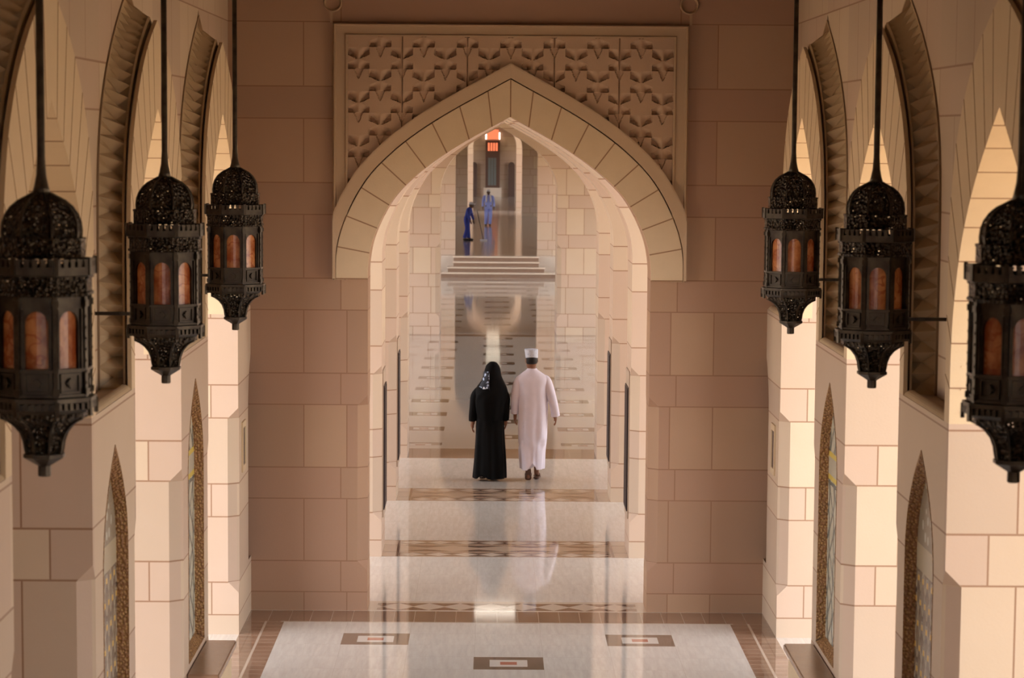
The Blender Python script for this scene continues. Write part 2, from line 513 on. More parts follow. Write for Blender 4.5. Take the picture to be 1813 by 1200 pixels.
def side_ring(sgn, c, idx):
    """the projecting pointed ring of one side opening with its carved flank"""
    n = 49
    Iu = [(u, z) for (z, u, ch) in SIDE if z >= 3.29]
    Iu = [(1.465, 3.03)] + Iu
    I = resample(Iu, n); Q = resample(EXT, n); O = resample(OUT, n)
    bm = bmesh.new()
    X = lambda t: sgn * t
    for side in (-1, 1):
        for i in range(n - 1):
            (u0, z0), (u1, z1) = I[i], I[i + 1]
            (q0, w0), (q1, w1) = Q[i], Q[i + 1]
            y = lambda u: c + side * u
            quad(bm, (X(2.545), y(u0), z0), (X(2.545), y(u1), z1), (X(2.545), y(q1), w1), (X(2.545), y(q0), w0))
            quad(bm, (X(2.545), y(u0), z0), (X(2.545), y(u1), z1), (X(2.83), y(u1), z1), (X(2.83), y(u0), z0))
            # nosing and groove
            quad(bm, (X(2.545), y(q0), w0), (X(2.545), y(q1), w1), (X(2.572), y(q1), w1), (X(2.572), y(q0), w0))
            g = 0.955
            quad(bm, (X(2.572), y(q0), w0), (X(2.572), y(q1), w1), (X(2.572), y(q1 * g + 0 * u1), w1 - .03 * (1 - q1 / 1.65)), (X(2.572), y(q0 * g), w0 - .03 * (1 - q0 / 1.65)))
    ring = struct(link('trim_%d' % idx, bm, M['wallring']))
    # mortar lines between the wedge stones
    bm = bmesh.new()
    for side in (-1, 1):
        for i in range(4, n, 5):
            (u0, z0), (q0, w0) = I[min(i, n - 1)], Q[min(i, n - 1)]
            a = Vector((X(2.5445), c + side * u0, z0)); b = Vector((X(2.5445), c + side * q0, w0))
            d = (b - a); L = d.length; d.normalize()
            nrm = d.cross(Vector((1, 0, 0)))
            obox(bm, (a + b) / 2, d, nrm, (1, 0, 0), L, 0.007, 0.003)
            if 0 < i < n - 1:
                tg = Vector((0, side * (I[i + 1][0] - I[i - 1][0]), I[i + 1][1] - I[i - 1][1])).normalized()
                obox(bm, (X(3.02), a.y, a.z), (1, 0, 0), tg, tg.cross(Vector((1, 0, 0))), 0.95, 0.008, 0.004)
    link('mortar_joint', bm, M['mortar'], ring)
    # carved flank: a chain of folded triangles between two fillets
    bm = bmesh.new()
    units = 25
    for side in (-1, 1):
        m_ = units * 2 + 1
        q = resample(EXT, m_); o = resample(OUT, m_)
        def pt(i, f, d=0.0):
            (qu, qz), (ou, oz) = q[i], o[i]
            qu = qu * 0.955
            u = qu * (1 - f) + ou * f; z = qz * (1 - f) + oz * f
            t = 2.572 * (1 - f) + 2.83 * f
            # push into the stone: towards the opening
            k = max(0.0, min(1.0, (z - 4.0) / 1.4))
            return (X(t), c + side * (u - d * (1 - 0.75 * k)), z - d * k * 0.8)
        for j in range(units):
            a, b_, e = 2 * j, 2 * j + 1, 2 * j + 2
            D = 0.14
            g0, g1, g2, g3 = .09, .14, .78, .84
            for (i0, i1) in ((a, b_), (b_, e)):
                quad(bm, pt(i0, 0, .1), pt(i1, 0, .1), pt(i1, g0, .1), pt(i0, g0, .1))
                quad(bm, pt(i0, g0, .1), pt(i1, g0, .1), pt(i1, g0), pt(i0, g0))
                quad(bm, pt(i0, g0), pt(i1, g0), pt(i1, g1), pt(i0, g1))
                quad(bm, pt(i0, g2), pt(i1, g2), pt(i1, g3), pt(i0, g3))
                quad(bm, pt(i0, g3), pt(i1, g3), pt(i1, g3, .12), pt(i0, g3, .12))
                quad(bm, pt(i0, g3, .12), pt(i1, g3, .12), pt(i1, 1., .12), pt(i0, 1., .12))
                quad(bm, pt(i0, g1), pt(i1, g1), pt(i1, g1 + .01, .03), pt(i0, g1 + .01, .03))
                quad(bm, pt(i0, g2), pt(i1, g2), pt(i1, g2 - .01, .03), pt(i0, g2 - .01, .03))
            A0, A1 = pt(a, .15, .01), pt(e, .15, .01)
            B0, B1 = pt(a, .77, .03), pt(e, .77, .03)
            Mi, Mo = pt(b_, .15, D), pt(b_, .77, -.005)
            Mc = pt(b_, .42, D * 0.7)
            quad(bm, A0, Mi, Mc); quad(bm, Mi, A1, Mc)
            quad(bm, A0, Mc, B0); quad(bm, A1, Mc, B1)
            quad(bm, B0, Mc, Mo); quad(bm, B1, Mc, Mo)
    link('carved_flank', bm, M['wallring'], ring)
    # thin rail along the outer groove
    bm = bmesh.new()
    for side in (-1, 1):
        o = resample(OUT, 33)
        for i in range(32):
            (u0, z0), (u1, z1) = o[i], o[i + 1]
            y = lambda u: c + side * u
            quad(bm, (X(2.745), y(u0 + .0), z0), (X(2.745), y(u1 + .0), z1), (X(2.745), y(u1 + .016), z1 + .012), (X(2.745), y(u0 + .016), z0 + .012))
            quad(bm, (X(2.745), y(u0 + .016), z0 + .012), (X(2.745), y(u1 + .016), z1 + .012), (X(2.83), y(u1 + .016), z1 + .012), (X(2.83), y(u0 + .016), z0 + .012))
            quad(bm, (X(2.745), y(u0), z0), (X(2.745), y(u1), z1), (X(2.83), y(u1), z1), (X(2.83), y(u0), z0))
    link('outer_rail', bm, M['band'], ring)
    return ring

M['wallring'] = make_plain('sandstone_ring', (0.57, 0.43, 0.27), (0.62, 0.475, 0.302))
wl, bays = side_wall(-1, 'wall_left')
wr, _ = side_wall(1, 'wall_right')
tn = 1
for c in CY:
    if c < 5: continue
    for s in (-1, 1):
        side_ring(s, c, tn); tn += 1

# ledge sills over the piers (sloped) where the recess starts
for s in (-1, 1):
    bm = bmesh.new()
    for c in CY:
        p = c + 2.545
        y0, y1 = p - .9, min(p + .9, 29.11)
        v = [(s * 2.545, y0, 3.03), (s * 2.545, y1, 3.03), (s * 2.76, y1, 3.0), (s * 2.76, y0, 3.0)]
        quad(bm, *v)
        # soft roll along the edge
        for k in range(6):
            a0, a1 = k / 6 * PI / 2, (k + 1) / 6 * PI / 2
            f = lambda a: (s * (2.545 + 0.06 * (1 - math.cos(a))), 3.005 + 0.06 * math.sin(a))
            (xa, za), (xb, zb) = f(a0), f(a1)
            quad(bm, (xa, y0, za), (xa, y1, za), (xb, y1, zb), (xb, y0, zb))
    struct(link('trim_%d' % tn, bm, M['wallring'])); tn += 1

# ------------------------------------------------------------------ the great cross wall and its arch
def cross_wall(name, y0, y1, half, W, top, base=0.0, spring=3.303, chamfer=0.1, mat=None, x_off=0.0):
    bm = bmesh.new()
    P = lambda a, t, z: (a, t, z)
    rows = arch_profile(half, spring + base, chamfer, base=base)
    if base: rows = [(0.0, half, 0.0)] + rows
    wall_with_arches(bm, P, [(x_off, x_off - W, x_off + W)], rows, top, y0, y1, base=0.0)
    return struct(link(name, bm, mat or M['wall']))
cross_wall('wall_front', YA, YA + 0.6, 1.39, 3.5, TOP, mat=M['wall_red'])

def offset_profile(pts, d):
    """offset a half profile (u,z) outward; apex stays on the axis"""
    out = []
    n = len(pts)
    for i in range(n):
        a = np.array(pts[max(0, i - 1)]); b = np.array(pts[min(n - 1, i + 1)])
        t = (b - a) / np.linalg.norm(b - a)
        nrm = np.array((t[1], -t[0]))
        if nrm[0] < 0: nrm = -nrm
        q = np.array(pts[i]) + nrm * d
        if i == n - 1:
            # meet the axis
            q = np.array((0.0, pts[i][1] + d / max(0.3, abs(nrm[1]) if abs(nrm[1]) > .3 else 1)))
        out.append((max(0.0, float(q[0])), float(q[1])))
    return out
A_IN = [(u, 3.303 + h) for (u, h) in ARCH]
CL = lambda P, a: [(min(u, a), z) for u, z in P]
A_EX = CL(offset_profile(A_IN, 0.318), 1.70)
A_BAND = CL(offset_profile(A_IN, 0.455), 1.735)
def strip(bm, Pa, Pb, ya, yb, yback):
    for s in (-1, 1):
        for i in range(len(Pa) - 1):
            quad(bm, (s * Pa[i][0], ya, Pa[i][1]), (s * Pa[i + 1][0], ya, Pa[i + 1][1]), (s * Pb[i + 1][0], yb, Pb[i + 1][1]), (s * Pb[i][0], yb, Pb[i][1]))
            quad(bm, (s * Pa[i][0], ya, Pa[i][1]), (s * Pa[i + 1][0], ya, Pa[i + 1][1]), (s * Pa[i + 1][0], yback, Pa[i + 1][1]), (s * Pa[i][0], yback, Pa[i][1]))
            quad(bm, (s * Pb[i][0], yb, Pb[i][1]), (s * Pb[i + 1][0], yb, Pb[i + 1][1]), (s * Pb[i + 1][0], yback, Pb[i + 1][1]), (s * Pb[i][0], yback, Pb[i][1]))
        quad(bm, (s * Pa[0][0], ya, Pa[0][1]), (s * Pb[0][0], yb, Pb[0][1]), (s * Pb[0][0], yback, Pb[0][1]), (s * Pa[0][0], yback, Pa[0][1]))
bm = bmesh.new()
strip(bm, A_IN, A_EX, YA - 0.08, YA - 0.08, YA + 0.01)
ring = struct(link('trim_%d' % tn, bm, M['ring'])); tn += 1
bm = bmesh.new()
R1 = resample(A_IN, 45); R2 = resample(A_EX, 45)
for s in (-1, 1):
    for i in [0] + list(range(5, 45, 5)) + [44]:
        a = Vector((s * R1[i][0], YA - 0.081, R1[i][1])); b = Vector((s * R2[i][0], YA - 0.081, R2[i][1]))
        if i == 44 and s == 1: continue
        d = b - a; L = d.length; d.normalize()
        obox(bm, (a + b) / 2, d, d.cross(Vector((0, 1, 0))), (0, 1, 0), L, 0.012, 0.003)
link('mortar_joint', bm, M['mortar'], ring)
# moulded band round the ring
bm = bmesh.new()
A_B0 = CL(offset_profile(A_IN, 0.330), 1.705)
A_B1 = CL(offset_profile(A_IN, 0.440), 1.73)
strip(bm, A_B0, A_B1, YA - 0.08, YA - 0.105, YA + 0.01)
strip(bm, A_B1, A_BAND, YA - 0.105, YA - 0.105, YA + 0.01)
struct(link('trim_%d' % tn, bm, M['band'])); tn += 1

# rectangular frame round the carved spandrels
bm = bmesh.new()
FX0, FX1, FZ0, FZ1, ZB = 1.586, 1.735, 5.655, 5.785, 3.29
def frame_profile():
    # (distance outwards 0..1, projection)
    return [(0.0, .02), (0.0, .07), (.12, .07), (.2, .055), (.75, .055), (.8, .07), (.9, .07), (1.0, .03), (1.0, 0.0)]
FP = frame_profile()
for (d0, p0), (d1, p1) in zip(FP[:-1], FP[1:]):
    for s in (-1, 1):
        xa = lambda d: s * (FX0 + (FX1 - FX0) * d)
        za = lambda d: FZ0 + (FZ1 - FZ0) * d
        quad(bm, (xa(d0), YA - p0, ZB), (xa(d1), YA - p1, ZB), (xa(d1), YA - p1, za(d1)), (xa(d0), YA - p0, za(d0)))
    quad(bm, (-(FX0 + (FX1 - FX0) * d0), YA - p0, za(d0)), ((FX0 + (FX1 - FX0) * d0), YA - p0, za(d0)), ((FX0 + (FX1 - FX0) * d1), YA - p1, za(d1)), (-(FX0 + (FX1 - FX0) * d1), YA - p1, za(d1)))
# scalloped corners above the frame
for s in (-1, 1):
    quad(bm, *[(s * a, YA - 0.03, z) for a, z in ((1.735, 5.785), (1.76, 5.785), (1.76, 5.89), (1.735, 5.89))])
    for (cx, cz, r) in ((1.735, 5.98, 0.095),):
        N = 20
        for k in range(N):
            a0, a1 = 2 * PI * k / N, 2 * PI * (k + 1) / N
            f = lambda a, rr, yy: (s * (cx + rr * math.cos(a)), YA - yy, cz + rr * math.sin(a))
            quad(bm, f(a0, r, .004), f(a1, r, .004), f(a1, r - .012, .03), f(a0, r - .012, .03))
            quad(bm, f(a0, r - .012, .03), f(a1, r - .012, .03), f(a1, r - .03, .002), f(a0, r - .03, .002))
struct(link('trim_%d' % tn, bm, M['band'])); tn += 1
# blocks: vertical joints of the pilasters stay in the masonry material

# carved spandrels: a lattice of cut stars as a height field
def carve(x, z):
    G = 0.4235
    best = 0.0
    r = (5.442 - z) / (G / 2)
    dep = 0.0
    for k in (math.floor(r), math.floor(r) + 1):
        zc = 5.442 - k * G / 2
        xo = G / 2 if k % 2 == 0 else 0.0
        xc = round((x - xo) / G) * G + xo
        u = abs(x - xc) / 0.00565 / 1.0
        v = (zc - z) / 0.0056
        if u < 18.6:
            e = min(1.0, (18.9 - u) / 1.2)
            if -19 < v < 1.3 - .445 * u:
                f = (u / 18.6) ** 1.3 * min(1.0, (v + 19) / 12)
                dep = max(dep, f * e)
            if .42 * u < v < 18:
                f = (u / 18.6) ** 1.6 * min(1.0, (v - .42 * u) / 9)
                dep = max(dep, f * e)
            if 18 <= v < 36 and u < (36 - v) * 0.42:
                dep = max(dep, 0.12)
    # joints between panels
    return dep
bm = bmesh.new()
band_u = sorted([(z, u) for (u, z) in A_BAND])
bz = [a for a, _ in band_u]; bu = [b for _, b in band_u]
STEP = 0.0088
nx_ = int(2 * FX0 / STEP) + 1
xs = np.linspace(-FX0, FX0, nx_)
zs = np.arange(4.24, FZ0 + STEP, STEP)
grid = {}
def inside(x, z):
    lim = np.interp(z, bz, bu) if z < bz[-1] else 0.0
    return abs(x) > lim - 0.05
for i, x in enumerate(xs):
    for j, z in enumerate(zs):
        if inside(x, z):
            d = carve(x, z) * 0.13
            if min(abs(x - q) for q in (-1.06, -0.42, 0.42, 1.06)) < .005: d = max(d, 0.02)
            grid[i, j] = bm.verts.new((x, YA - 0.045 + d, z))
for (i, j), v in list(grid.items()):
    q = [(i, j), (i + 1, j), (i + 1, j + 1), (i, j + 1)]
    if all(k in grid for k in q):
        bm.faces.new([grid[k] for k in q])
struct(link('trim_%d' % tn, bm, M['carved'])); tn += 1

# ------------------------------------------------------------------ the arches beyond
for k, y0 in enumerate((32.9, 38.0, 43.1)):
    cross_wall('wall_arch_%d' % (k + 1), y0, y0 + 1.05, 1.39, 5.2, TOP)
cross_wall('wall_middle', 70.1, 72.2, 1.39, 9.5, TOP)
# raised far part
RZ = 0.66
M['wall2'] = make_masonry('sandstone_ashlar_far', [1.9, 3.1], [1.75, 2.9], z0=0.498 + RZ)
cross_wall('wall_stair', 100.4, 101.4, 1.39, 9.5, TOP, base=RZ, chamfer=0.0, mat=M['wall2'])
cross_wall('wall_deep', 147.6, 149.6, 1.36, 9.5, TOP, base=RZ, chamfer=0.0, mat=M['wall2'])
cross_wall('wall_far', 158.0, 159.5, 1.15, 9.5, TOP, base=RZ, chamfer=0.0, mat=M['wall2'])
# side arcades of those halls
def lon_walls(tag_, x, t, y0, y1, half=1.9, spring=3.0):
    L = y1 - y0
    n = max(1, int(L / 5.1))
    w = L / n
    for s in (-1, 1):
        bm = bmesh.new()
        P = lambda a, tt, z: (s * tt, a, z)
        bb = [(y0 + w * (i + .5), y0 + w * i, y0 + w * (i + 1)) for i in range(n)]
        wall_with_arches(bm, P, bb, arch_profile(min(half, w / 2 - .45), spring, 0.0), TOP, x, x + t)
        struct(link('wall_%s_%s' % (tag_, 'left' if s < 0 else 'right'), bm, M['wall']))
lon_walls('hall', 5.2, 0.6, 44.5, 70.1, 1.85, 2.9)
lon_walls('court', 5.2, 0.6, 72.2, 100.4)
lon_walls('gallery', 4.6, 0.6, 101.4, 147.6, 0.75, 2.8)
bm = bmesh.new()
box(bm, -6.2, -5.8, -9, 16.2, 0, TOP)
struct(link('wall_outer_left', bm, M['wall']))  # unseen wall added to keep sky light off the near left piers
bm = bmesh.new()
box(bm, 6.8, 7.2, -9, 8.0, 0, TOP)
struct(link('wall_outer_right', bm, M['wall']))  # added out of view to cut sky light through the rear right openings
lon_walls('end', 4.6, 0.6, 159.5, 194.0, 1.2)
bm = bmesh.new()
wall_with_arches(bm, lambda a, t, z: (a, t, z), [(0, -3.5, 3.5)], arch_profile(1.2, 3.3, 0.0), TOP, -9.0, -8.0)
struct(link('wall_back', bm, M['wall']))  # unseen, added behind the viewer to darken the cross wall

# dark niches in the reveals of the three arches beyond
sl = 1
for y0 in (32.9, 38.0, 43.1):
    for s in (-1, 1):
        if y0 > 43 : continue
        bm = bmesh.new()
        # shallow frame with a dark timber panel, standing on the reveal face
        xx = s * 1.39
        a, b_ = y0 + .24, y0 + .88
        def bx(x0, x1, *r): box(bm, min(x0, x1), max(x0, x1), *r)
        bx(xx, xx - s * .014, a - .05, b_ + .05, .42, .50)
        bx(xx, xx - s * .012, a - .05, a, .50, 2.08)
        bx(xx, xx - s * .012, b_, b_ + .05, .50, 2.08)
        bx(xx, xx - s * .012, a, b_, 1.90, 2.08)
        fr = link('timber_shutter', bm, M['slotframe'])
        tag(fr, '%s dark timber shutter in the %s of the %s pointed arch behind the carved one' % (
            'left' if s < 0 else 'right', 'side', 'first' if y0 < 35 else 'second'), 'shutter')
        fr['label'] = 'tall dark shutter on the %s reveal of the %s plain arch past the carved arch' % (
            'left' if s < 0 else 'right', 'nearest' if y0 < 35 else 'second')
        bm = bmesh.new()
        bx(xx, xx - s * .024, a, b_, .50, 1.90)
        for k in range(7):
            yy = a + (b_ - a) * (k + .5) / 7
            bx(xx, xx - s * .028, yy - .035, yy + .035, .52, 1.88)
        link('panel', bm, M['dark'], fr)

# ------------------------------------------------------------------ floor, steps, ceiling, ground outside
bm = bmesh.new()
quad(bm, (-3.5, -8, 0), (3.5, -8, 0), (3.5, 29.4, 0), (-3.5, 29.4, 0))
quad(bm, (-5.8, 29.4, 0), (5.8, 29.4, 0), (5.8, 98.3, 0), (-5.8, 98.3, 0))
struct(link('floor', bm, M['floor']))
bm = bmesh.new()
quad(bm, (-5.8, 99.4, RZ), (5.8, 99.4, RZ), (5.8, 194, RZ), (-5.8, 194, RZ))
quad(bm, (-5.8, 99.4, 0), (5.8, 99.4, 0), (5.8, 99.4, RZ), (-5.8, 99.4, RZ))
struct(link('floor_upper', bm, M['floor2']))
bm = bmesh.new()
quad(bm, (-150, -60, -0.02), (150, -60, -0.02), (150, 260, -0.02), (-150, 260, -0.02))
struct(link('ground', bm, M['ground']))
bm = bmesh.new()
box(bm, -6.4, 6.4, -9, 195, TOP, TOP + 0.4)
struct(link('ceiling', bm, M['ceiling']))

def stair(name, specs, lab, y_end):
    t = thing(name, lab, 'steps', (0, specs[0][1], specs[0][3]))
    for (w, y0, zt, zb) in specs:
        bm = bmesh.new()
        box(bm, -w, w, y0 + 0.04, y_end, zb, zt - 0.045)
        bmesh.ops.translate(bm, verts=bm.verts[:], vec=(0, -specs[0][1], -specs[0][3]))
        r = link('riser', bm, M['tread'], t)
        bm = bmesh.new()
        box(bm, -w - .03, w + .03, y0, y_end, zt - 0.045, zt)
        bmesh.ops.bevel(bm, geom=[e for e in bm.edges], offset=0.012, segments=2, affect='EDGES')
        bmesh.ops.translate(bm, verts=bm.verts[:], vec=(0, -specs[0][1], -specs[0][3]))
        link('tread', bm, M['step'], t)
    return t
stair('stone_steps', [(4.4, 97.9, .165, 0.0), (1.60, 98.3, .33, .165), (1.42, 98.7, .495, .33), (1.42, 99.1, .66, .495)],
      'four broad pale stone steps climbing to the arch beyond the hall', 99.399)
# end wall with portal
bm = bmesh.new(); box(bm, -5.2, 5.2, 194.0, 195.0, 0, TOP)
struct(link('wall_end', bm, M['wall2']))
def arch_panel(bm, cx, half, z0, zs, y):
    pts = [(cx - half, z0)]
    for k in range(0, 13):
        a = PI - PI * k / 12
        pts.append((cx + half * math.cos(a), zs + half * 1.1 * math.sin(a)))
    pts.append((cx + half, z0))
    vs = [bm.verts.new((x, y, z)) for x, z in pts]
    bm.faces.new(vs)
    bk = [bm.verts.new((x, y + .05, z)) for x, z in pts]
    for i in range(len(pts)):
        j = (i + 1) % len(pts)
        bm.faces.new((vs[i], vs[j], bk[j], bk[i]))
M['glow'] = simple('orange_lit_glass', (0.8, 0.25, 0.12), 0.4, emit=(1.0, 0.24, 0.11), es=0.85)
M['white_glow'] = simple('white_lit_glass', (0.9, 0.85, 0.75), 0.4, emit=(1.0, 0.86, 0.68), es=3.0)
M['grey'] = simple('grey_door_leaf', (0.16, 0.17, 0.16), 0.4)
M['shade'] = simple('dark_archway', (0.10, 0.06, 0.045), 0.7)
EX, EYW = CAMX + 0.07, 193.9
def ez(ypx): return CAMZ - (ypx - 242) * EYW / 5200
def exx(px): return CAMX + (px - 871) * EYW / 5200
portal = thing('portal_door', 'tall narrow portal with orange lit window at the far end of the corridor', 'door', (exx(873), EYW - .2, ez(335)))
def rel(o): o.location = -Vector(portal.location); return o
bm = bmesh.new()
box(bm, exx(861), exx(886), EYW - .15, EYW, ez(335), ez(253))
rel(link('door_frame', bm, simple('portal_brown', (0.13, 0.07, 0.05), 0.5), portal))
bm = bmesh.new()
for k in range(3):
    box(bm, exx(865.5 + 5 * k), exx(869.8 + 5 * k), EYW - .2, EYW - .15, ez(331), ez(283))
rel(link('door_leaf', bm, M['grey'], portal))
bm = bmesh.new()
for k in range(4):
    box(bm, exx(865 + 4.6 * k), exx(868.2 + 4.6 * k), EYW - .2, EYW - .15, ez(271), ez(257))
rel(link('window_pane', bm, M['glow'], portal))
bm = bmesh.new(); box(bm, exx(863.5), exx(883.5), EYW - .2, EYW - .15, ez(251), ez(234))
rel(link('fanlight', bm, M['glow'], portal))
bm = bmesh.new()
box(bm, exx(860.5), exx(863), EYW - .2, EYW - .15, ez(251), ez(239))
box(bm, exx(884), exx(886.5), EYW - .2, EYW - .15, ez(251), ez(239))
rel(link('side_light', bm, M['white_glow'], portal))
bm = bmesh.new(); box(bm, exx(858), exx(889), EYW - .3, EYW + .1, RZ, ez(335))
rel(link('plinth', bm, M['step'], portal))
for i, (a, b_) in enumerate(((835.5, 846), (901, 912))):
    bm = bmesh.new()
    arch_panel(bm, exx((a + b_) / 2), abs(exx(b_) - exx(a)) / 2, RZ, 2.7, EYW - .1)
    struct(link('door_%d' % (i + 1), bm, M['shade']))

# lamps hanging in the far corridor, mirrored in the floor
M['lampglow'] = simple('lit_lamp_glass', (0.9, 0.8, 0.65), 0.4, emit=(1.0, 0.86, 0.66), es=9.0)
M['bronze_plain'] = simple('dark_bronze_plain', (0.03, 0.022, 0.016), 0.45, 0.5, 0.6)
M['lampglow2'] = simple('bright_lamp_glass', (0.9, 0.8, 0.65), 0.4, emit=(1.0, 0.90, 0.76), es=7.0)
def hall_lamp(y, w, z, lab):
    t = thing('hanging_lamp', lab, 'lamp', (0.0 - 0.05, y, z))
    d = .15
    bm = bmesh.new(); box(bm, -w / 2, w / 2, -d, d, 0, .03)
    link('diffuser', bm, M['lampglow2' if y < 70 else 'lampglow'], t)
    bm = bmesh.new(); box(bm, -w / 2 - .04, w / 2 + .04, -d - .04, d + .04, .03, .16)
    link('housing', bm, M['bronze_plain'], t)
    bm = bmesh.new(); box(bm, -.02, .02, -.02, .02, .16, TOP - z)
    link('rod', bm, M['bronze_plain'], t)
hall_lamp(61.2, .85, 5.2, 'glowing square lamp high in the hall behind the three plain arches')
for yy, nm in ((124.3, 'nearest'), (134.8, 'middle'), (145.5, 'last')):
    hall_lamp(yy, .62, 5.25, '%s of the square lamps hung over the raised gallery past the steps' % nm)

# ------------------------------------------------------------------ mosaic niches
def make_frame_mat():
    m, b = begin('carved_brown_moulding', 0.5, 0.3)
    x, y, z = objpos()
    q = ((z / 0.07).mod(1.0) - 0.5).abs() * 2.0
    n = voronoi(vec(y * 1.0, x * 1.0, z * 1.0), 48.0)
    c = mix((n * 1.8).clamp(), (0.50, 0.30, 0.11), (0.24, 0.11, 0.04))
    setc(b, c); bump(b, n, 0.8, 0.02)
    return m
M['niche_frame'] = make_frame_mat()
def make_tile(kind):
    m, b = begin('mosaic_' + kind, 0.25, 0.5)
    x, y, z = objpos()       # y along the wall
    z = z + 0.55
    p = vec(y, z, 0.0)
    edge = y.abs()
    if kind == 'scroll':
        ground = (0.50, 0.47, 0.37); ink = (0.10, 0.14, 0.14)
        w = (y * 10.0 + (z * 9.0).sin() * 1.6).sin()
        w2 = (y * 10.0 - (z * 9.0 + 1.2).sin() * 1.6).sin()
        line = w.abs().lt(0.34).max(w2.abs().lt(0.34))
        leaves = voronoi(p, 11.0).lt(0.26)
        c = mix(line * 0.85, ground, ink)
        c = mix(leaves * noise(p, 7.0).gt(0.5) * 0.8, c, (0.22, 0.25, 0.22))
        # border
        c = mix(near(edge, 0.50, 0.012) * 0.8, c, ink)
        gold = (0.62, 0.48, 0.10)
        c = mix(between(z, 1.93, 2.15), c, (0.45, 0.42, 0.33))
        c = mix(near(z, 1.945, 0.022).max(near(z, 2.135, 0.022)), c, gold)
        c = mix(near(z, 1.90, 0.015) , c, ink)
    else:
        ground = (0.22, 0.17, 0.12); dark = (0.05, 0.055, 0.07); gold = (0.75, 0.45, 0.09)
        a = ((y / 0.19 + z / 0.30)).mod(1.0); b2 = ((y / 0.19 - z / 0.30)).mod(1.0)
        l1 = (a - 0.5).abs().gt(0.43); l2 = (b2 - 0.5).abs().gt(0.43)
        c = mix(noise(p, 30.0), ground, (0.20, 0.17, 0.13))
        c = mix(l1.max(l2) * 0.8, c, (0.48, 0.42, 0.32))
        gy = ((y + 0.095 * ((z / 0.15).floor().mod(2.0))).mod(0.19) - 0.095).abs()
        gz = ((z).mod(0.15) - 0.075).abs()
        c = mix(gy.lt(0.027) * gz.lt(0.018), c, gold)
        dz = ((z + 0.075).mod(0.15) - 0.075).abs()
        c = mix(gy.lt(0.024) * dz.lt(0.035) * white(vec((y / 0.19).floor(), (z / 0.15).floor(), 0.0)).gt(0.55), c, dark)
        c = mix(between(z, 1.93, 2.10), c, (0.42, 0.36, 0.25))
        top = z.gt(2.10)
        fl = voronoi(p, 9.0)
        tc = mix((fl.lt(0.30)) * 0.8, (0.26, 0.22, 0.16), (0.55, 0.56, 0.48))
        c = mix(top, c, tc)
    setc(b, c)
    bump(b, voronoi(p, 60.0), 0.15, 0.005)
    return m
M['tile_scroll'] = make_tile('scroll'); M['tile_star'] = make_tile('star')

def niche(s, yc, kind, label):
    t = thing('mosaic_niche', label, 'mosaic', (s * 2.545, yc, 0.55))
    NP = catmull([NICHE[0]] + [(.62, 1.3)] + NICHE[1:], 4)
    inner = [(max(0.0, u - 0.03), z + (0.05 if i == 0 else -0.06 * (1 - u / .62) - .0)) for i, (u, z) in enumerate(NP)]
    def X(d): return s * (d)
    # carved moulding: from the wall face sloping to the tiles
    bm = bmesh.new()
    zb = 0.55
    for sd in (-1, 1):
        for i in range(len(NP) - 1):
            (a0, z0), (a1, z1) = NP[i], NP[i + 1]
            (i0, w0), (i1, w1) = inner[i], inner[i + 1]
            g = lambda d, u, z: (X(d), sd * u, z - zb)
            m0 = ((a0 * .72 + i0 * .28), (z0 * .72 + w0 * .28)); m1 = ((a1 * .72 + i1 * .28), (z1 * .72 + w1 * .28))
            quad(bm, g(-.004, a0, z0), g(-.004, a1, z1), g(-.004, *m1), g(-.004, *m0))
            quad(bm, g(-.004, a0, z0), g(-.004, a1, z1), g(.05, a1, z1), g(.05, a0, z0))
            quad(bm, g(-.004, *m0), g(-.004, *m1), g(.072, i1, w1), g(.072, i0, w0))
    quad(bm, (X(-.004), -.62, 0), (X(-.004), .62, 0), (X(.072), .62, .05), (X(.072), -.62, .05))
    link('carved_moulding', bm, M['niche_frame'], t)
    bm = bmesh.new()
    pts = [(-u, z) for (u, z) in inner] + [(u, z) for (u, z) in reversed(inner[:-1])]
    vs = [bm.verts.new((X(.072), u, z - zb)) for u, z in pts]
    bm.faces.new(vs)
    bmesh.ops.triangulate(bm, faces=bm.faces[:])
    vs2 = [bm.verts.new((X(.11), u, z - zb)) for u, z in pts]
    for i in range(len(pts)):
        j = (i + 1) % len(pts)
        bm.faces.new((vs[i], vs[j], vs2[j], vs2[i]))
    o = link('tilework', bm, None or M['tile_' + kind], t)
    return t
# the object coordinates of the tilework start at .55, so the patterns are shifted in the mesh's own space
PC = [CY[i] + 2.545 for i in range(len(CY))]
P3, P2 = PC[4], PC[5]
niche(-1, P3, 'star', 'dark star mosaic niche with yellow dots on the pier below the nearest left lantern')
niche(1, P3, 'star', 'dark star mosaic niche with yellow dots on the pier beside the nearest right lantern')
niche(-1, P2, 'scroll', 'tall pale scrollwork mosaic niche on the second left pier, nearer the carved arch')
niche(1, P2, 'scroll', 'tall pale scrollwork mosaic niche on the second right pier, nearer the carved arch')
for s in (-1, 1):
    niche(s, PC[3], 'star', 'mosaic niche on the %s pier nearest the viewer, cut by the frame edge' % ('left' if s < 0 else 'right'))

# brown ledges below the niches
for s in (-1, 1):
    for yc, nm in ((P3, 'nearer'), (P2, 'second')):
        t = thing('stone_ledge', 'low dark brown stone ledge at the foot of the %s %s pier' % (nm, 'left' if s < 0 else 'right'), 'ledge', (s * 2.65, yc, 0))
        bm = bmesh.new()
        box(bm, *sorted((-s * .32, s * -.106)), -.75, .75, 0, .44)
        link('base_block', bm, M['wallring'], t)
        bm = bmesh.new()
        box(bm, *sorted((-s * .36, s * -.106)), -.80, .80, .44, .50)
        bmesh.ops.bevel(bm, geom=bm.edges[:], offset=.01, segments=2, affect='EDGES')
        link('top_slab', bm, M['ledge'], t)
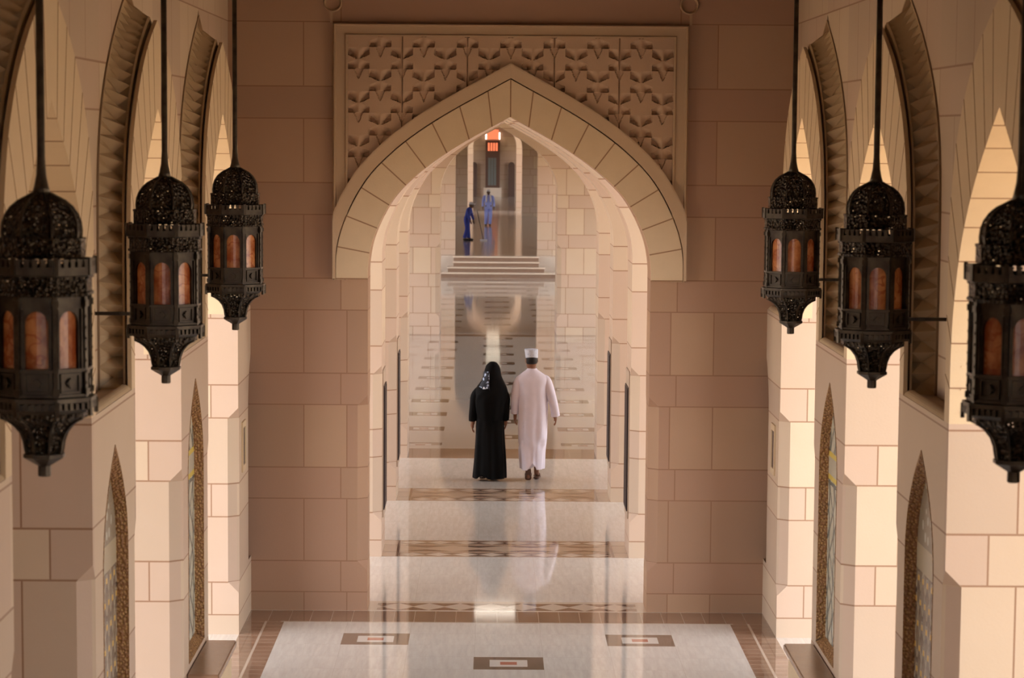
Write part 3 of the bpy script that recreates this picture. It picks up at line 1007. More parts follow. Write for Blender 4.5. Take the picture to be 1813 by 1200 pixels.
# small slots on the last piers
for s in (-1, 1):
    bm = bmesh.new()
    x0, x1 = sorted((s * 2.545, s * 2.53))
    for (a, b_, c, d) in ((28.02, 28.08, 1.5, 1.98), (28.32, 28.38, 1.5, 1.98), (28.08, 28.32, 1.5, 1.56), (28.08, 28.32, 1.92, 1.98)):
        box(bm, x0, x1, a, b_, c, d)
    o = link('wall_vent', bm, M['wallring'])
    tag(o, 'small narrow dark slot in a stone frame on the %s pier beside the carved arch' % ('left' if s < 0 else 'right'), 'vent')
    bm = bmesh.new(); x0, x1 = sorted((s * 2.545, s * 2.54)); box(bm, x0, x1, 28.08, 28.32, 1.56, 1.92)
    link('dark_panel', bm, M['shade'], o)

# ------------------------------------------------------------------ lanterns
def make_bronze(name, pierced):
    m, b = begin(name, 0.38, 0.5, 0.55)
    x, y, z = objpos()
    p = vec(x, y, z)
    n = noise(p, 14.0, 4.0)
    c = mix(((n - .35) * 2.0).clamp(), (0.026, 0.016, 0.010), (0.085, 0.068, 0.045))
    if pierced:
        v = voronoi(p, 46.0)
        hole = v.lt(0.30)
        c = mix(hole, c, (0.004, 0.003, 0.002))
        bump(b, v, 1.0, 0.03)
        E.nt.links.new((1.0 - v.lt(0.24)).v, b.inputs['Alpha'])
        r = 0.22 + hole * 0.5
        E.nt.links.new(r.v, b.inputs['Roughness'])
    else:
        bump(b, noise(p, 60.0, 2.0), 0.2, 0.005)
    setc(b, c)
    return m
M['bronze'] = make_bronze('dark_bronze', False)
M['pierced'] = make_bronze('pierced_bronze', True)
def make_alabaster():
    m, b = begin('orange_alabaster', 0.25, 0.5)
    x, y, z = objpos()
    g = E.nt.nodes.new('ShaderNodeObjectInfo')
    w = noise(vec(x * 1.0 + E(g.outputs['Random']) * 9.0, y * 1.0, z * .7), 9.0, 4.0, 0.6)
    c = mix(((w - .38) * 3.5).clamp(), (0.27, 0.06, 0.015), (0.60, 0.25, 0.09))
    v = near(noise(vec(x, y * 1.3 + E(g.outputs['Random']) * 5.0, z * 1.4), 7.0, 2.0), 0.5, 0.02)
    c = mix(v * 0.6, c, (0.25, 0.04, 0.01))
    setc(b, c)
    E.nt.links.new(c, b.inputs['Emission Color'])
    b.inputs['Emission Strength'].default_value = 0.0
    b.inputs['Subsurface Weight'].default_value = 0.0
    return m
M['alabaster'] = make_alabaster()

def nlathe(bm, prof, n=8, rot=22.5, cap=True, smooth=False):
    rings = []
    for r, z in prof:
        rings.append([bm.verts.new((r * math.cos(math.radians(rot + 360 * k / n)), r * math.sin(math.radians(rot + 360 * k / n)), z)) for k in range(n)])
    for a, b in zip(rings[:-1], rings[1:]):
        for k in range(n):
            f = bm.faces.new((a[k], a[(k + 1) % n], b[(k + 1) % n], b[k])); f.smooth = smooth
    if cap:
        bm.faces.new(rings[0]); bm.faces.new(rings[-1])

ROT = 22.5
def face_frame(k):
    """centre direction and tangent of face k of the octagon"""
    a = math.radians(ROT + 22.5 + 45 * k)
    return Vector((math.cos(a), math.sin(a), 0)), Vector((-math.sin(a), math.cos(a), 0))
def make_lantern(label, side):
    t = thing('hanging_lantern', label, 'lantern', (0, 0, 0), None)
    def part(name, build, mat, parent=None, smooth=False):
        bm = bmesh.new(); build(bm)
        return link(name, bm, mat, parent or t, smooth)
    H = 1.29
    part('rod', lambda bm: nlathe(bm, [(.045, H - .005), (.034, H + .03), (.024, H + .08), (.019, H + .16), (.0185, TOP - 3.15)], 12), M['bronze'], None, True)
    # dome: eight gores with ribs
    dome = [(.182, 1.088), (.184, 1.12), (.179, 1.16), (.165, 1.195), (.142, 1.228), (.108, 1.256), (.07, 1.275), (.042, 1.29)]
    d = part('dome', lambda bm: nlathe(bm, dome, 8, ROT), M['pierced'])
    def ribs(kk):
      def f(bm):
        for k in (kk,):
            a = math.radians(ROT + 45 * k)
            u = Vector((math.cos(a), math.sin(a), 0))
            for (r0, z0), (r1, z1) in zip(dome[:-1], dome[1:]):
                p0 = u * (r0 + .002) + Vector((0, 0, z0)); p1 = u * (r1 + .002) + Vector((0, 0, z1))
                dd = (p1 - p0); L = dd.length; dd.normalize()
                tt = Vector((-u.y, u.x, 0))
                obox(bm, (p0 + p1) / 2, dd, tt, dd.cross(tt), L * 1.05, .008, .008)
      return f
    for k in range(8): part('rib', ribs(k), M['bronze'], d)
    part('collar', lambda bm: (nlathe(bm, [(.19, 1.0), (.203, 1.004), (.203, 1.075), (.207, 1.08), (.207, 1.09), (.18, 1.094)], 8, ROT)), M['pierced'])
    # gallery with battlements
    def gallery(bm):
        nlathe(bm, [(.225, .915), (.25, .925), (.25, .962), (.235, .962), (.235, .93), (.19, .93)], 8, ROT, False)
        for k in range(8):
            c, tt = face_frame(k)
            ap = .2465 * math.cos(PI / 8)
            w = 2 * .25 * math.sin(PI / 8)
            for j in range(5):
                q = c * (ap - .004) + tt * ((j - 2) * w / 5) + Vector((0, 0, .975))
                obox(bm, q, tt, c, (0, 0, 1), w / 5 * .55, .012, .034)
                obox(bm, q + Vector((0, 0, .018)), tt, c, (0, 0, 1), w / 5 * .8, .014, .01)
            # corner posts
            a = math.radians(ROT + 45 * k)
            u = Vector((math.cos(a), math.sin(a), 0))
            obox(bm, u * .246 + Vector((0, 0, .966)), u, Vector((-u.y, u.x, 0)), (0, 0, 1), .016, .02, .08)
    part('gallery', gallery, M['bronze'])
    part('frieze', lambda bm: nlathe(bm, [(.225, .828), (.24, .834), (.24, .846), (.232, .85), (.232, .905), (.24, .91), (.24, .922), (.2, .926)], 8, ROT), M['pierced'])
    # eight corner posts
    def posts(k):
        def f(bm):
            a = math.radians(ROT + 45 * k)
            u = Vector((math.cos(a), math.sin(a), 0)); tt = Vector((-u.y, u.x, 0))
            for off in (0.0,):
                obox(bm, u * .219 + Vector((0, 0, .601)), u, tt, (0, 0, 1), .016, .022, .458)
            for zz in (.40, .80):
                obox(bm, u * .221 + Vector((0, 0, zz)), u, tt, (0, 0, 1), .024, .03, .03)
            for dz in range(7):
                obox(bm, u * .228 + Vector((0, 0, .44 + dz * .05)), u, tt, (0, 0, 1), .005, .012, .012)
        return f
    for k in range(8):
        part('post', posts(k), M['bronze'])
    R = .212 * math.cos(PI / 8); half = .212 * math.sin(PI / 8) - .006
    def window_frame(k):
        c, tt = face_frame(k)
        def f(bm):
            # plate with an arched opening
            wi, z0, zsx, za, zt = half * .70, .505, .70, .765, .830
            arc = [(wi * math.cos(a), zsx + (za - zsx) * math.sin(a) ** .9) for a in [PI / 2 * j / 6 for j in range(7)]]
            G = lambda u, z, d=0.0: c * (R + d) + tt * u + Vector((0, 0, z))
            for s in (-1, 1):
                for d in (0.0,):
                    quad(bm, G(s * wi, z0), G(s * wi, zsx), G(s * half, zsx), G(s * half, z0))
                    for (u0, w0), (u1, w1) in zip(arc[:-1], arc[1:]):
                        quad(bm, G(s * u0, w0), G(s * u1, w1), G(s * half, w1), G(s * half, w0)) if u0 > .001 else None
                        quad(bm, G(s * u0, w0), G(s * u1, w1), G(s * u1, w1, -.02), G(s * u0, w0, -.02))
                    quad(bm, G(0, za), G(s * half, za), G(s * half, zt), G(0, zt))
                quad(bm, G(s * wi, z0), G(s * wi, zsx), G(s * wi, zsx, -.02), G(s * wi, z0, -.02))
            # slim colonnettes and transom
            for s in (-1, 1):
                obox(bm, G(s * (half * .86), .64, .006), tt, c, (0, 0, 1), .007, .012, .27)
            obox(bm, G(0, .498, .008), tt, c, (0, 0, 1), 2 * half, .02, .014)
            obox(bm, G(0, .383, .006), tt, c, (0, 0, 1), 2 * half, .016, .012)
        return f
    def pane(k):
        c, tt = face_frame(k)
        def f(bm):
            G = lambda u, z: c * (R - .018) + tt * u + Vector((0, 0, z))
            N = 6
            g = [[bm.verts.new(G(-half * .8 + 1.6 * half * i / N, .50 + .27 * j / 8) + c * (.010 * math.sin(PI * i / N))) for j in range(9)] for i in range(N + 1)]
            for i in range(N):
                for j in range(8): bm.faces.new((g[i][j], g[i + 1][j], g[i + 1][j + 1], g[i][j + 1]))
        return f
    def lower(k):
        c, tt = face_frame(k)
        def f(bm):
            G = lambda u, z, d=0.0: c * (R + d) + tt * u + Vector((0, 0, z))
            obox(bm, G(0, .44, -.006), tt, c, (0, 0, 1), 2 * half, .012, .11)
            h = half * .66
            for s in (-1, 1):
                obox(bm, G(s * h, .44, .004), tt, c, (0, 0, 1), .008, .012, .088)
                obox(bm, G(0, .44 + s * .04, .004), tt, c, (0, 0, 1), 2 * h, .012, .008)
            obox(bm, G(0, .44, .005), (tt + Vector((0, 0, 1))).normalized(), c, (Vector((0, 0, 1)) - tt).normalized(), .034, .016, .034)
            obox(bm, G(0, .44, .008), tt, c, (0, 0, 1), .03, .018, .03)
        return f
    for k in range(8):
        w = part('window_frame', window_frame(k), M['bronze'])
        part('alabaster_pane', pane(k), M['alabaster'], w)
        part('lower_panel', lower(k), M['bronze'])
    def cornice(bm):
        nlathe(bm, [(.21, .30), (.235, .318), (.235, .345), (.249, .352), (.249, .372), (.20, .378)], 8, ROT)
        for k in range(8):
            c, tt = face_frame(k)
            ap = .249 * math.cos(PI / 8); w = 2 * .249 * math.sin(PI / 8)
            for j in range(6):
                q = c * (ap - .006) + tt * ((j - 2.5) * w / 6) + Vector((0, 0, .335))
                obox(bm, q, tt, c, (0, 0, 1), w / 6 * .5, .016, .03)
            a = math.radians(ROT + 45 * k); u = Vector((math.cos(a), math.sin(a), 0))
            obox(bm, u * .244 + Vector((0, 0, .325)), u, Vector((-u.y, u.x, 0)), (0, 0, 1), .016, .02, .07)
    part('cornice', cornice, M['bronze'])
    bw = part('bowl', lambda bm: nlathe(bm, [(.082, .105), (.087, .13), (.092, .165), (.108, .205), (.135, .238), (.17, .262), (.20, .272), (.205, .282), (.205, .302)], 8, ROT), M['pierced'])
    def bribs(kk):
      def f(bm):
        pr = [(.085, .11), (.09, .13), (.095, .165), (.111, .205), (.138, .238), (.173, .262), (.203, .275)]
        for k in (kk,):
            a = math.radians(ROT + 45 * k); u = Vector((math.cos(a), math.sin(a), 0)); tt = Vector((-u.y, u.x, 0))
            for (r0, z0), (r1, z1) in zip(pr[:-1], pr[1:]):
                p0 = u * r0 + Vector((0, 0, z0)); p1 = u * r1 + Vector((0, 0, z1))
                dd = p1 - p0; L = dd.length; dd.normalize()
                obox(bm, (p0 + p1) / 2, dd, tt, dd.cross(tt), L * 1.05, .009, .009)
      return f
    for k in range(8): part('rib', bribs(k), M['bronze'], bw)
    part('finial', lambda bm: nlathe(bm, [(.024, 0), (.030, .004), (.030, .05), (.04, .056), (.088, .084), (.098, .09), (.098, .106), (.075, .112)], 8, ROT), M['bronze'])
    # horizontal stay to the wall
    def stay(bm):
        L = (2.81 - 2.22)
        x0, x1 = (.20, L) if side > 0 else (-L, -.20)
        box(bm, x0, x1, -.011, .011, .425, .447)
        xe = x1 if side > 0 else x0
        box(bm, xe - .01, xe + .01, -.04, .04, .39, .48)
    part('wall_stay', stay, M['bronze'])
    return t
def copy_tree(o, parent=None):
    c = o.copy(); COL.objects.link(c)
    if parent is not None: c.parent = parent
    for ch in list(o.children): copy_tree(ch, c)
    return c
LB = 3.15
ly = [13.46, 18.55, 23.64]
nm = ['nearest and largest', 'middle', 'farthest and smallest']
for s in (-1, 1):
    first = None
    for i, y in enumerate(ly):
        lab = '%s dark bronze octagonal lantern hanging along the %s wall' % (nm[i], 'left' if s < 0 else 'right')
        if first is None:
            first = make_lantern(lab, s); o = first
        else:
            o = copy_tree(first); o['label'] = lab
        o['group'] = 'bronze lanterns hanging along the side walls'
        o.location = (s * 2.22, y, LB)

# ------------------------------------------------------------------ people
def loft(bm, rings, n=40, cap=True):
    """rings: (cx, cy, z, rx, ry, fold amplitude, folds, phase)"""
    R = []
    for (cx, cy, z, rx, ry, fa, fk, ph) in rings:
        ring = []
        for k in range(n):
            a = 2 * PI * k / n
            f = 1 + fa * (math.sin(fk * a + ph) + .5 * math.sin((fk * 1.7 // 1 + 1) * a + 2 * ph))
            ring.append(bm.verts.new((cx + rx * f * math.cos(a), cy + ry * f * math.sin(a), z)))
        R.append(ring)
    for a, b in zip(R[:-1], R[1:]):
        for k in range(n):
            bm.faces.new((a[k], a[(k + 1) % n], b[(k + 1) % n], b[k]))
    if cap:
        bm.faces.new(R[0]); bm.faces.new(R[-1])
def tube(bm, pts, n=16, cap=True, squash=1.0):
    """pts: (x,y,z,r)"""
    P = [Vector(p[:3]) for p in pts]
    R = []
    for i, p in enumerate(P):
        d = (P[min(i + 1, len(P) - 1)] - P[max(i - 1, 0)]).normalized()
        u = d.cross(Vector((0, 1, 0.01))).normalized(); v = d.cross(u)
        r = pts[i][3]
        R.append([bm.verts.new(p + u * (r * math.cos(2 * PI * k / n)) + v * (r * squash * math.sin(2 * PI * k / n))) for k in range(n)])
    for a, b in zip(R[:-1], R[1:]):
        for k in range(n): bm.faces.new((a[k], a[(k + 1) % n], b[(k + 1) % n], b[k]))
    if cap: bm.faces.new(R[0]); bm.faces.new(R[-1])
def hand(chain_add, wrist, d, side, r0=.024):
    """adds the palm, four bent fingers and a thumb to a skin skeleton; d = pointing direction"""
    w = Vector(wrist); d = Vector(d).normalized()
    s = Vector((0, 1, 0))                      # across the palm (palm faces the thigh)
    inn = Vector((-side, 0, 0))
    w0 = chain_add(None, w, r0)
    palm = chain_add(w0, w + d * .05, .026)
    ends = []
    for i, (off, ln) in enumerate(((.027, .068), (.009, .078), (-.009, .072), (-.026, .056))):
        k = chain_add(palm, w + d * .085 + s * off, .0105)
        a = chain_add(k, w + d * (.085 + ln * .5) + s * off + inn * .012, .0092)
        chain_add(a, w + d * (.085 + ln * .85) + s * off + inn * .034, .008)
    th = chain_add(w0, w + d * .035 + s * .034, .012)
    chain_add(chain_add(th, w + d * .065 + s * .045 + inn * .01, .011), w + d * .09 + s * .045 + inn * .02, .009)
    return w0
def skin_body(parent, mat, J, feet=True, hands=True, arms=True):
    """one continuous skin surface; J gives joints as (x,y,z)"""
    verts, edges, rad = [], [], []
    def add(prev, p, r):
        verts.append(tuple(p)); rad.append(r)
        i = len(verts) - 1
        if prev is not None: edges.append((prev, i))
        return i
    pel = add(None, J['pelvis'], .13)
    ch = add(pel, J['chest'], .11)
    nb = add(ch, J['neck'], .058)
    hd = add(nb, J['head0'], .055)
    for s, k in ((-1, 'L'), (1, 'R')):
        sh = add(ch, J['sh' + k], .042)
        el = add(sh, J['el' + k], .046)
        wr = add(el, J['wr' + k], .029)
        d = Vector(J['wr' + k]) - Vector(J['el' + k])
        first = []
        def cadd(prev, p, r, _wr=wr):
            if prev is None: return _wr
            return add(prev, p, r)
        hand(cadd, J['wr' + k], d, s)
        hp = add(pel, J['hip' + k], .10)
        kn = add(hp, J['kn' + k], .062)
        an = add(kn, J['an' + k], .036)
        f = Vector(J['toe' + k]) - Vector(J['an' + k])
        mid = Vector(J['an' + k]) + f * .6
        m1 = add(an, mid, .036)
        add(m1, J['toe' + k], .028)
    me = bpy.data.meshes.new('body')
    me.from_pydata(verts, edges, [])
    o = bpy.data.objects.new('body', me); COL.objects.link(o); o.parent = parent
    sk = o.modifiers.new('skin', 'SKIN')
    for i, v in enumerate(me.skin_vertices[0].data):
        v.radius = (rad[i], rad[i]); v.use_root = (i == 0)
    ss = o.modifiers.new('sub', 'SUBSURF'); ss.levels = 1; ss.render_levels = 2
    me.materials.append(mat)
    return o
def head_mesh(bm, c, yaw=0.0, scale=1.0):
    """head with jaw, nose, ears; faces +y"""
    prof = [(-.125, .030, .035, .0), (-.115, .050, .055, .012), (-.09, .062, .075, .010), (-.05, .070, .088, .004), (0, .076, .096, 0), (.04, .077, .098, -.003), (.08, .068, .088, -.006), (.105, .048, .064, -.006), (.118, .02, .028, -.006)]
    mt = Matrix.Translation(c) @ Matrix.Rotation(yaw, 4, 'Z') @ Matrix.Scale(scale, 4)
    n0 = len(bm.verts)
    n = 20; R = []
    for (z, rx, ry, off) in prof:
        ring = []
        for k in range(n):
            a = 2 * PI * k / n
            x, y = rx * math.cos(a), off + ry * math.sin(a)
            if math.sin(a) > .93 and -.06 < z < .02: y += .020 if z < -.01 else .010      # nose
            if math.sin(a) > .8 and abs(z - .04) < .03: y += .004
            ring.append(bm.verts.new((x, y, z)))
        R.append(ring)
    for a, b in zip(R[:-1], R[1:]):
        for k in range(n): bm.faces.new((a[k], a[(k + 1) % n], b[(k + 1) % n], b[k]))
    bm.faces.new(R[0]); bm.faces.new(R[-1])
    for s in (-1, 1):                                   # ears
        N = 10
        ear = [bm.verts.new((s * (.078 + .012 * (1 if k % 2 else .6)), -.006 + .016 * math.cos(2 * PI * k / N), -.01 + .032 * math.sin(2 * PI * k / N))) for k in range(N)]
        c0 = bm.verts.new((s * .070, 0, -.01)); c1 = bm.verts.new((s * .086, -.004, -.01))
        for k in range(N):
            bm.faces.new((ear[k], ear[(k + 1) % N], c1)); bm.faces.new((ear[(k + 1) % N], ear[k], c0))
    bm.verts.ensure_lookup_table()
    for v in bm.verts[n0:]: v.co = mt @ v.co
def eyes_mesh(bm, c, yaw, sc=1.0):
    mt = Matrix.Translation(c) @ Matrix.Rotation(yaw, 4, 'Z')
    for s in (-1, 1):
        g = bmesh.ops.create_uvsphere(bm, u_segments=8, v_segments=6, radius=.012)
        for v in g['verts']: v.co = mt @ (v.co + Vector((s * .03, .086, .0)))
    obox(bm, mt @ Vector((0, .088, -.065)), mt.to_3x3() @ Vector((1, 0, 0)), mt.to_3x3() @ Vector((0, 1, 0)), (0, 0, 1), .045, .012, .008)

M['skin'] = simple('skin', (0.26, 0.12, 0.07), 0.5)
M['skin_dark'] = simple('skin_dark', (0.10, 0.05, 0.035), 0.5)
M['hair'] = simple('black_hair', (0.012, 0.010, 0.010), 0.6)
M['robe_white'] = simple('white_cotton', (0.80, 0.76, 0.88), 0.8, 0.1)
M['robe_black'] = simple('black_cloth', (0.0045, 0.0045, 0.005), 0.7, 0.08)
M['sandal'] = simple('brown_leather', (0.12, 0.06, 0.04), 0.5)
M['lavender'] = simple('blue_cotton', (0.36, 0.42, 0.88), 0.8, 0.1)
M['navy'] = simple('dark_blue_cotton', (0.06, 0.08, 0.36), 0.8, 0.1)
M['towel'] = simple('white_towel', (0.75, 0.72, 0.74), 0.8, 0.1)
def make_kuma():
    m, b = begin('embroidered_cap', 0.8, 0.1)
    x, y, z = objpos()
    v = voronoi(vec(x, y, z), 38.0)
    c = mix(v.lt(0.25), (0.58, 0.62, 0.72), (0.30, 0.36, 0.52)); setc(b, c)
    return m
M['kuma'] = make_kuma()
def make_scarf():
    m, b = begin('floral_scarf', 0.6, 0.3)
    x, y, z = objpos()
    v = voronoi(vec(x, y, z), 22.0)
    n = noise(vec(x, y, z), 16.0)
    c = mix(v.lt(0.38), (0.02, 0.025, 0.04), (0.45, 0.58, 0.85))
    c = mix(n.gt(0.55) * v.lt(0.3), c, (0.85, 0.88, 0.92)); setc(b, c)
    return m
M['scarf'] = make_scarf()

def catr(rows, k=4):
    return [tuple(r) for r in catmull(rows, k)]

# the man in white, walking away
YP = 40.4
man = thing('person', 'person in a long white robe and embroidered cap walking away on the right', 'person', (0.405, YP, 0))
skin_body(man, M['skin'], dict(pelvis=(0, 0, .95), chest=(0, -.01, 1.30), neck=(-.01, 0, 1.50), head0=(-.015, .01, 1.60),
    shL=(-.165, 0, 1.37), elL=(-.235, -.02, 1.14), wrL=(-.24, .03, .90), shR=(.165, 0, 1.37), elR=(.262, -.03, 1.15), wrR=(.305, .0, .90),
    hipL=(-.09, 0, .90), knL=(-.085, .06, .50), anL=(-.055, -.14, .155), toeL=(-.055, -.075, .03),
    hipR=(.09, 0, .90), knR=(.075, .02, .50), anR=(.06, .16, .09), toeR=(.08, .33, .035)))
bm = bmesh.new(); head_mesh(bm, Vector((-.02, .015, 1.655)), math.radians(22), 1.0)
hd = link('head', bm, M['skin'], man, True)
bm = bmesh.new(); eyes_mesh(bm, Vector((-.02, .015, 1.655)), math.radians(22)); link('eyes', bm, M['hair'], hd)
bm = bmesh.new()
loft(bm, [(-.018, .002, 1.60, .066, .070, 0, 3, 0), (-.018, -.004, 1.63, .079, .092, 0, 3, 0), (-.018, 0, 1.68, .082, .10, 0, 3, 0), (-.018, 0, 1.71, .08, .098, 0, 3, 0)], 24)
# cut the front of the hair cap away so that the face shows
for v in bm.verts:
    if v.co.y > 0.03: v.co.y = 0.03 + (v.co.y - .03) * .1; v.co.x = -.018 + (v.co.x + .018) * .9
link('hair', bm, M['hair'], man, True)
bm = bmesh.new()
loft(bm, [(-.018, .005, 1.685, .083, .101, 0, 3, 0), (-.018, .005, 1.70, .086, .104, 0, 3, 0), (-.022, .005, 1.755, .090, .106, .01, 5, 0), (-.026, .005, 1.795, .092, .106, .02, 4, 1),
          (-.03, .005, 1.808, .084, .096, .03, 4, 1), (-.03, .005, 1.79, .05, .06, .02, 4, 1), (-.03, .005, 1.785, .01, .01, 0, 4, 1)], 32)
link('cap', bm, M['kuma'], man, True)
bm = bmesh.new()
rows = [(.00, .0, .16, .160, .17, .08, 5, .3), (.00, .0, .20, .162, .172, .08, 5, .3), (-.005, 0, .40, .176, .165, .065, 5, .2), (0, 0, .60, .192, .160, .05, 6, .1), (.0, 0, .85, .20, .155, .04, 6, 0),
        (.005, 0, 1.05, .200, .148, .022, 6, .2), (.0, 0, 1.25, .205, .140, .018, 6, .5), (-.005, 0, 1.36, .226, .128, .01, 6, .5), (-.005, 0, 1.425, .205, .112, 0, 6, 0), (-.01, 0, 1.475, .145, .095, 0, 6, 0), (-.012, 0, 1.525, .075, .075, 0, 6, 0), (-.012, 0, 1.54, .068, .068, 0, 6, 0)]
loft(bm, catr(rows), 56)
for v in bm.verts:          # the left leg kicks the hem back and up
    if v.co.z < .55:
        f = (.55 - v.co.z) / .4
        if v.co.x < .02 and v.co.y < 0: v.co.y -= .10 * f * min(1, -v.co.y / .1)
        if v.co.y > 0: v.co.y += .12 * f * min(1, v.co.y / .1)
        if -.06 < v.co.x < .05 and v.co.z < .3 and v.co.y < 0: v.co.z += .10 * (1 - abs(v.co.x) / .07) * (.3 - v.co.z) / .14
        v.co.x -= .018 * f * 0
link('robe', bm, M['robe_white'], man, True)
for s, pts in ((-1, [(-.12, 0, 1.40, .05), (-.178, 0, 1.385, .062), (-.212, -.01, 1.28, .068), (-.24, -.02, 1.12, .060), (-.245, .01, 1.0, .053), (-.243, .03, .92, .050)]),
               (1, [(.12, 0, 1.40, .05), (.178, 0, 1.385, .062), (.218, -.02, 1.28, .068), (.265, -.03, 1.13, .062), (.298, -.02, 1.0, .058), (.315, 0, .89, .060)])):
    bm = bmesh.new(); tube(bm, catr(pts, 4), 18, False)
    link('sleeve', bm, M['robe_white'], man, True)
def sandal(parent, p0, p1, up, w=.046):
    """sole from heel p0 to toe p1"""
    p0, p1 = Vector(p0), Vector(p1)
    d = (p1 - p0); L = d.length; d.normalize(); up = Vector(up).normalized(); sd = d.cross(up).normalized()
    up = sd.cross(d)
    bm = bmesh.new()
    pr = [(0, .5), (.03, .75), (.15, .82), (.45, .7), (.75, 1.0), (.92, .85), (1.0, .4)]
    rows = []
    for f, ww in pr:
        c = p0 + d * L * f
        rows.append([bm.verts.new(c + sd * w * ww), bm.verts.new(c - sd * w * ww), bm.verts.new(c - sd * w * ww - up * .02), bm.verts.new(c + sd * w * ww - up * .02)])
    for a, b in zip(rows[:-1], rows[1:]):
        for k in range(4): bm.faces.new((a[k], a[(k + 1) % 4], b[(k + 1) % 4], b[k]))
    bm.faces.new(rows[0]); bm.faces.new(rows[-1])
    for f in (.62,):                                      # strap over the instep
        c = p0 + d * L * f
        prev = None
        for k in range(7):
            a = PI * k / 6
            q = c + sd * (w * .95 * math.cos(a)) + up * (.055 * math.sin(a))
            if prev is not None:
                e = (q - prev).normalized()
                obox(bm, (q + prev) / 2, e, d, e.cross(d), (q - prev).length * 1.1, .05, .006)
            prev = q
    return link('sandal', bm, M['sandal'], parent)
sandal(man, (-.055, -.20, .185), (-.055, -.055, .02), (0, .75, .65))
sandal(man, (.055, .10, .03), (.085, .36, .028), (0, 0, 1))

# the woman in black
wom = thing('person', 'person in black cloak with pale blue floral scarf, walking away on the left', 'person', (-.18, YP, 0))
skin_body(wom, M['skin'], dict(pelvis=(0, 0, .86), chest=(.0, 0, 1.15), neck=(.02, .02, 1.37), head0=(.03, .04, 1.46),
    shL=(-.145, 0, 1.21), elL=(-.215, -.02, 1.03), wrL=(-.235, .0, .80), shR=(.145, 0, 1.21), elR=(.205, -.01, 1.03), wrR=(.215, .03, .83),
    hipL=(-.08, 0, .82), knL=(-.085, .05, .46), anL=(-.07, -.08, .10), toeL=(-.10, .06, .035),
    hipR=(.08, 0, .82), knR=(.06, .02, .46), anR=(.06, .10, .08), toeR=(.08, .25, .035)))
bm = bmesh.new(); head_mesh(bm, Vector((.03, .05, 1.50)), 0.1, .94); h2 = link('head', bm, M['skin'], wom, True)
bm = bmesh.new(); eyes_mesh(bm, Vector((.03, .045, 1.50)), 0.1); link('eyes', bm, M['hair'], h2)
bm = bmesh.new()
rows = [(-.005, -.02, .03, .222, .20, .07, 7, .0), (-.005, -.02, .06, .225, .205, .07, 7, .1), (0, -.01, .30, .212, .188, .06, 7, .3), (.0, -.005, .60, .196, .165, .045, 7, .6), (.0, 0, .85, .190, .155, .02, 7, .9),
        (.005, 0, 1.05, .200, .148, .012, 6, .9), (.005, 0, 1.2, .205, .135, .01, 6, .9), (.01, 0, 1.30, .18, .12, 0, 6, 0), (.015, 0, 1.37, .10, .09, 0, 6, 0)]
loft(bm, catr(rows), 56)
for v in bm.verts:
    if v.co.z < .2:
        if -.17 < v.co.x < -.02 and v.co.y < 0: v.co.z += .055 * (1 - abs(v.co.x + .10) / .08)
link('cloak', bm, M['robe_black'], wom, True)
for s, pts in ((-1, [(-.11, 0, 1.24, .05), (-.16, 0, 1.22, .062), (-.195, -.01, 1.14, .075), (-.22, -.02, 1.0, .062), (-.236, -.01, .88, .055), (-.238, 0, .815, .052)]),
               (1, [(.11, 0, 1.24, .05), (.16, 0, 1.22, .062), (.195, -.01, 1.14, .078), (.205, -.01, 1.0, .066), (.212, .01, .88, .055), (.212, .03, .84, .052)])):
    bm = bmesh.new(); tube(bm, catr(pts, 4), 18, False); link('sleeve', bm, M['robe_black'], wom, True)
bm = bmesh.new()
rows = [(.005, -.01, .80, .176, .14, .03, 9, .3), (.005, -.02, .96, .206, .160, .03, 9, .3), (.01, -.025, 1.10, .224, .162, .025, 9, .4), (.015, -.02, 1.2, .228, .158, .018, 8, .4), (.02, -.01, 1.28, .205, .148, .012, 7, .5), (.03, 0, 1.36, .158, .13, .01, 7, .5), (.032, .01, 1.44, .122, .125, 0, 7, .5), (.033, .02, 1.52, .108, .12, 0, 7, .5),
        (.033, .02, 1.58, .085, .10, 0, 7, .5), (.033, .02, 1.62, .045, .055, 0, 7, .5), (.033, .02, 1.63, .005, .006, 0, 7, .5)]
loft(bm, catr(rows), 44)
link('head_covering', bm, M['robe_black'], wom, True)
bm = bmesh.new()
g = []
for i in range(9):
    row = []
    for j in range(6):
        z = 1.50 - .032 * i
        a = math.radians(205 + 9 * j + i * 1.5)
        r = np.interp(z, [1.2, 1.28, 1.36, 1.44, 1.52], [.234, .212, .168, .136, .118]) + .008 + .004 * math.sin(i * 1.3 + j)
        ry = np.interp(z, [1.2, 1.28, 1.36, 1.44, 1.52], [.166, .156, .14, .135, .13]) + .008
        row.append(bm.verts.new((.03 + r * math.cos(a), .0 + ry * math.sin(a), z)))
    g.append(row)
for i in range(8):
    for j in range(5): bm.faces.new((g[i][j], g[i][j + 1], g[i + 1][j + 1], g[i + 1][j]))
sc_ = link('scarf', bm, M['scarf'], wom, True)
sol = sc_.modifiers.new('solid', 'SOLIDIFY'); sol.thickness = .006
sandal(wom, (-.065, -.11, .075), (-.105, .09, .025), (0, .2, 1), .042)
sandal(wom, (.05, .06, .03), (.08, .29, .025), (0, 0, 1), .042)

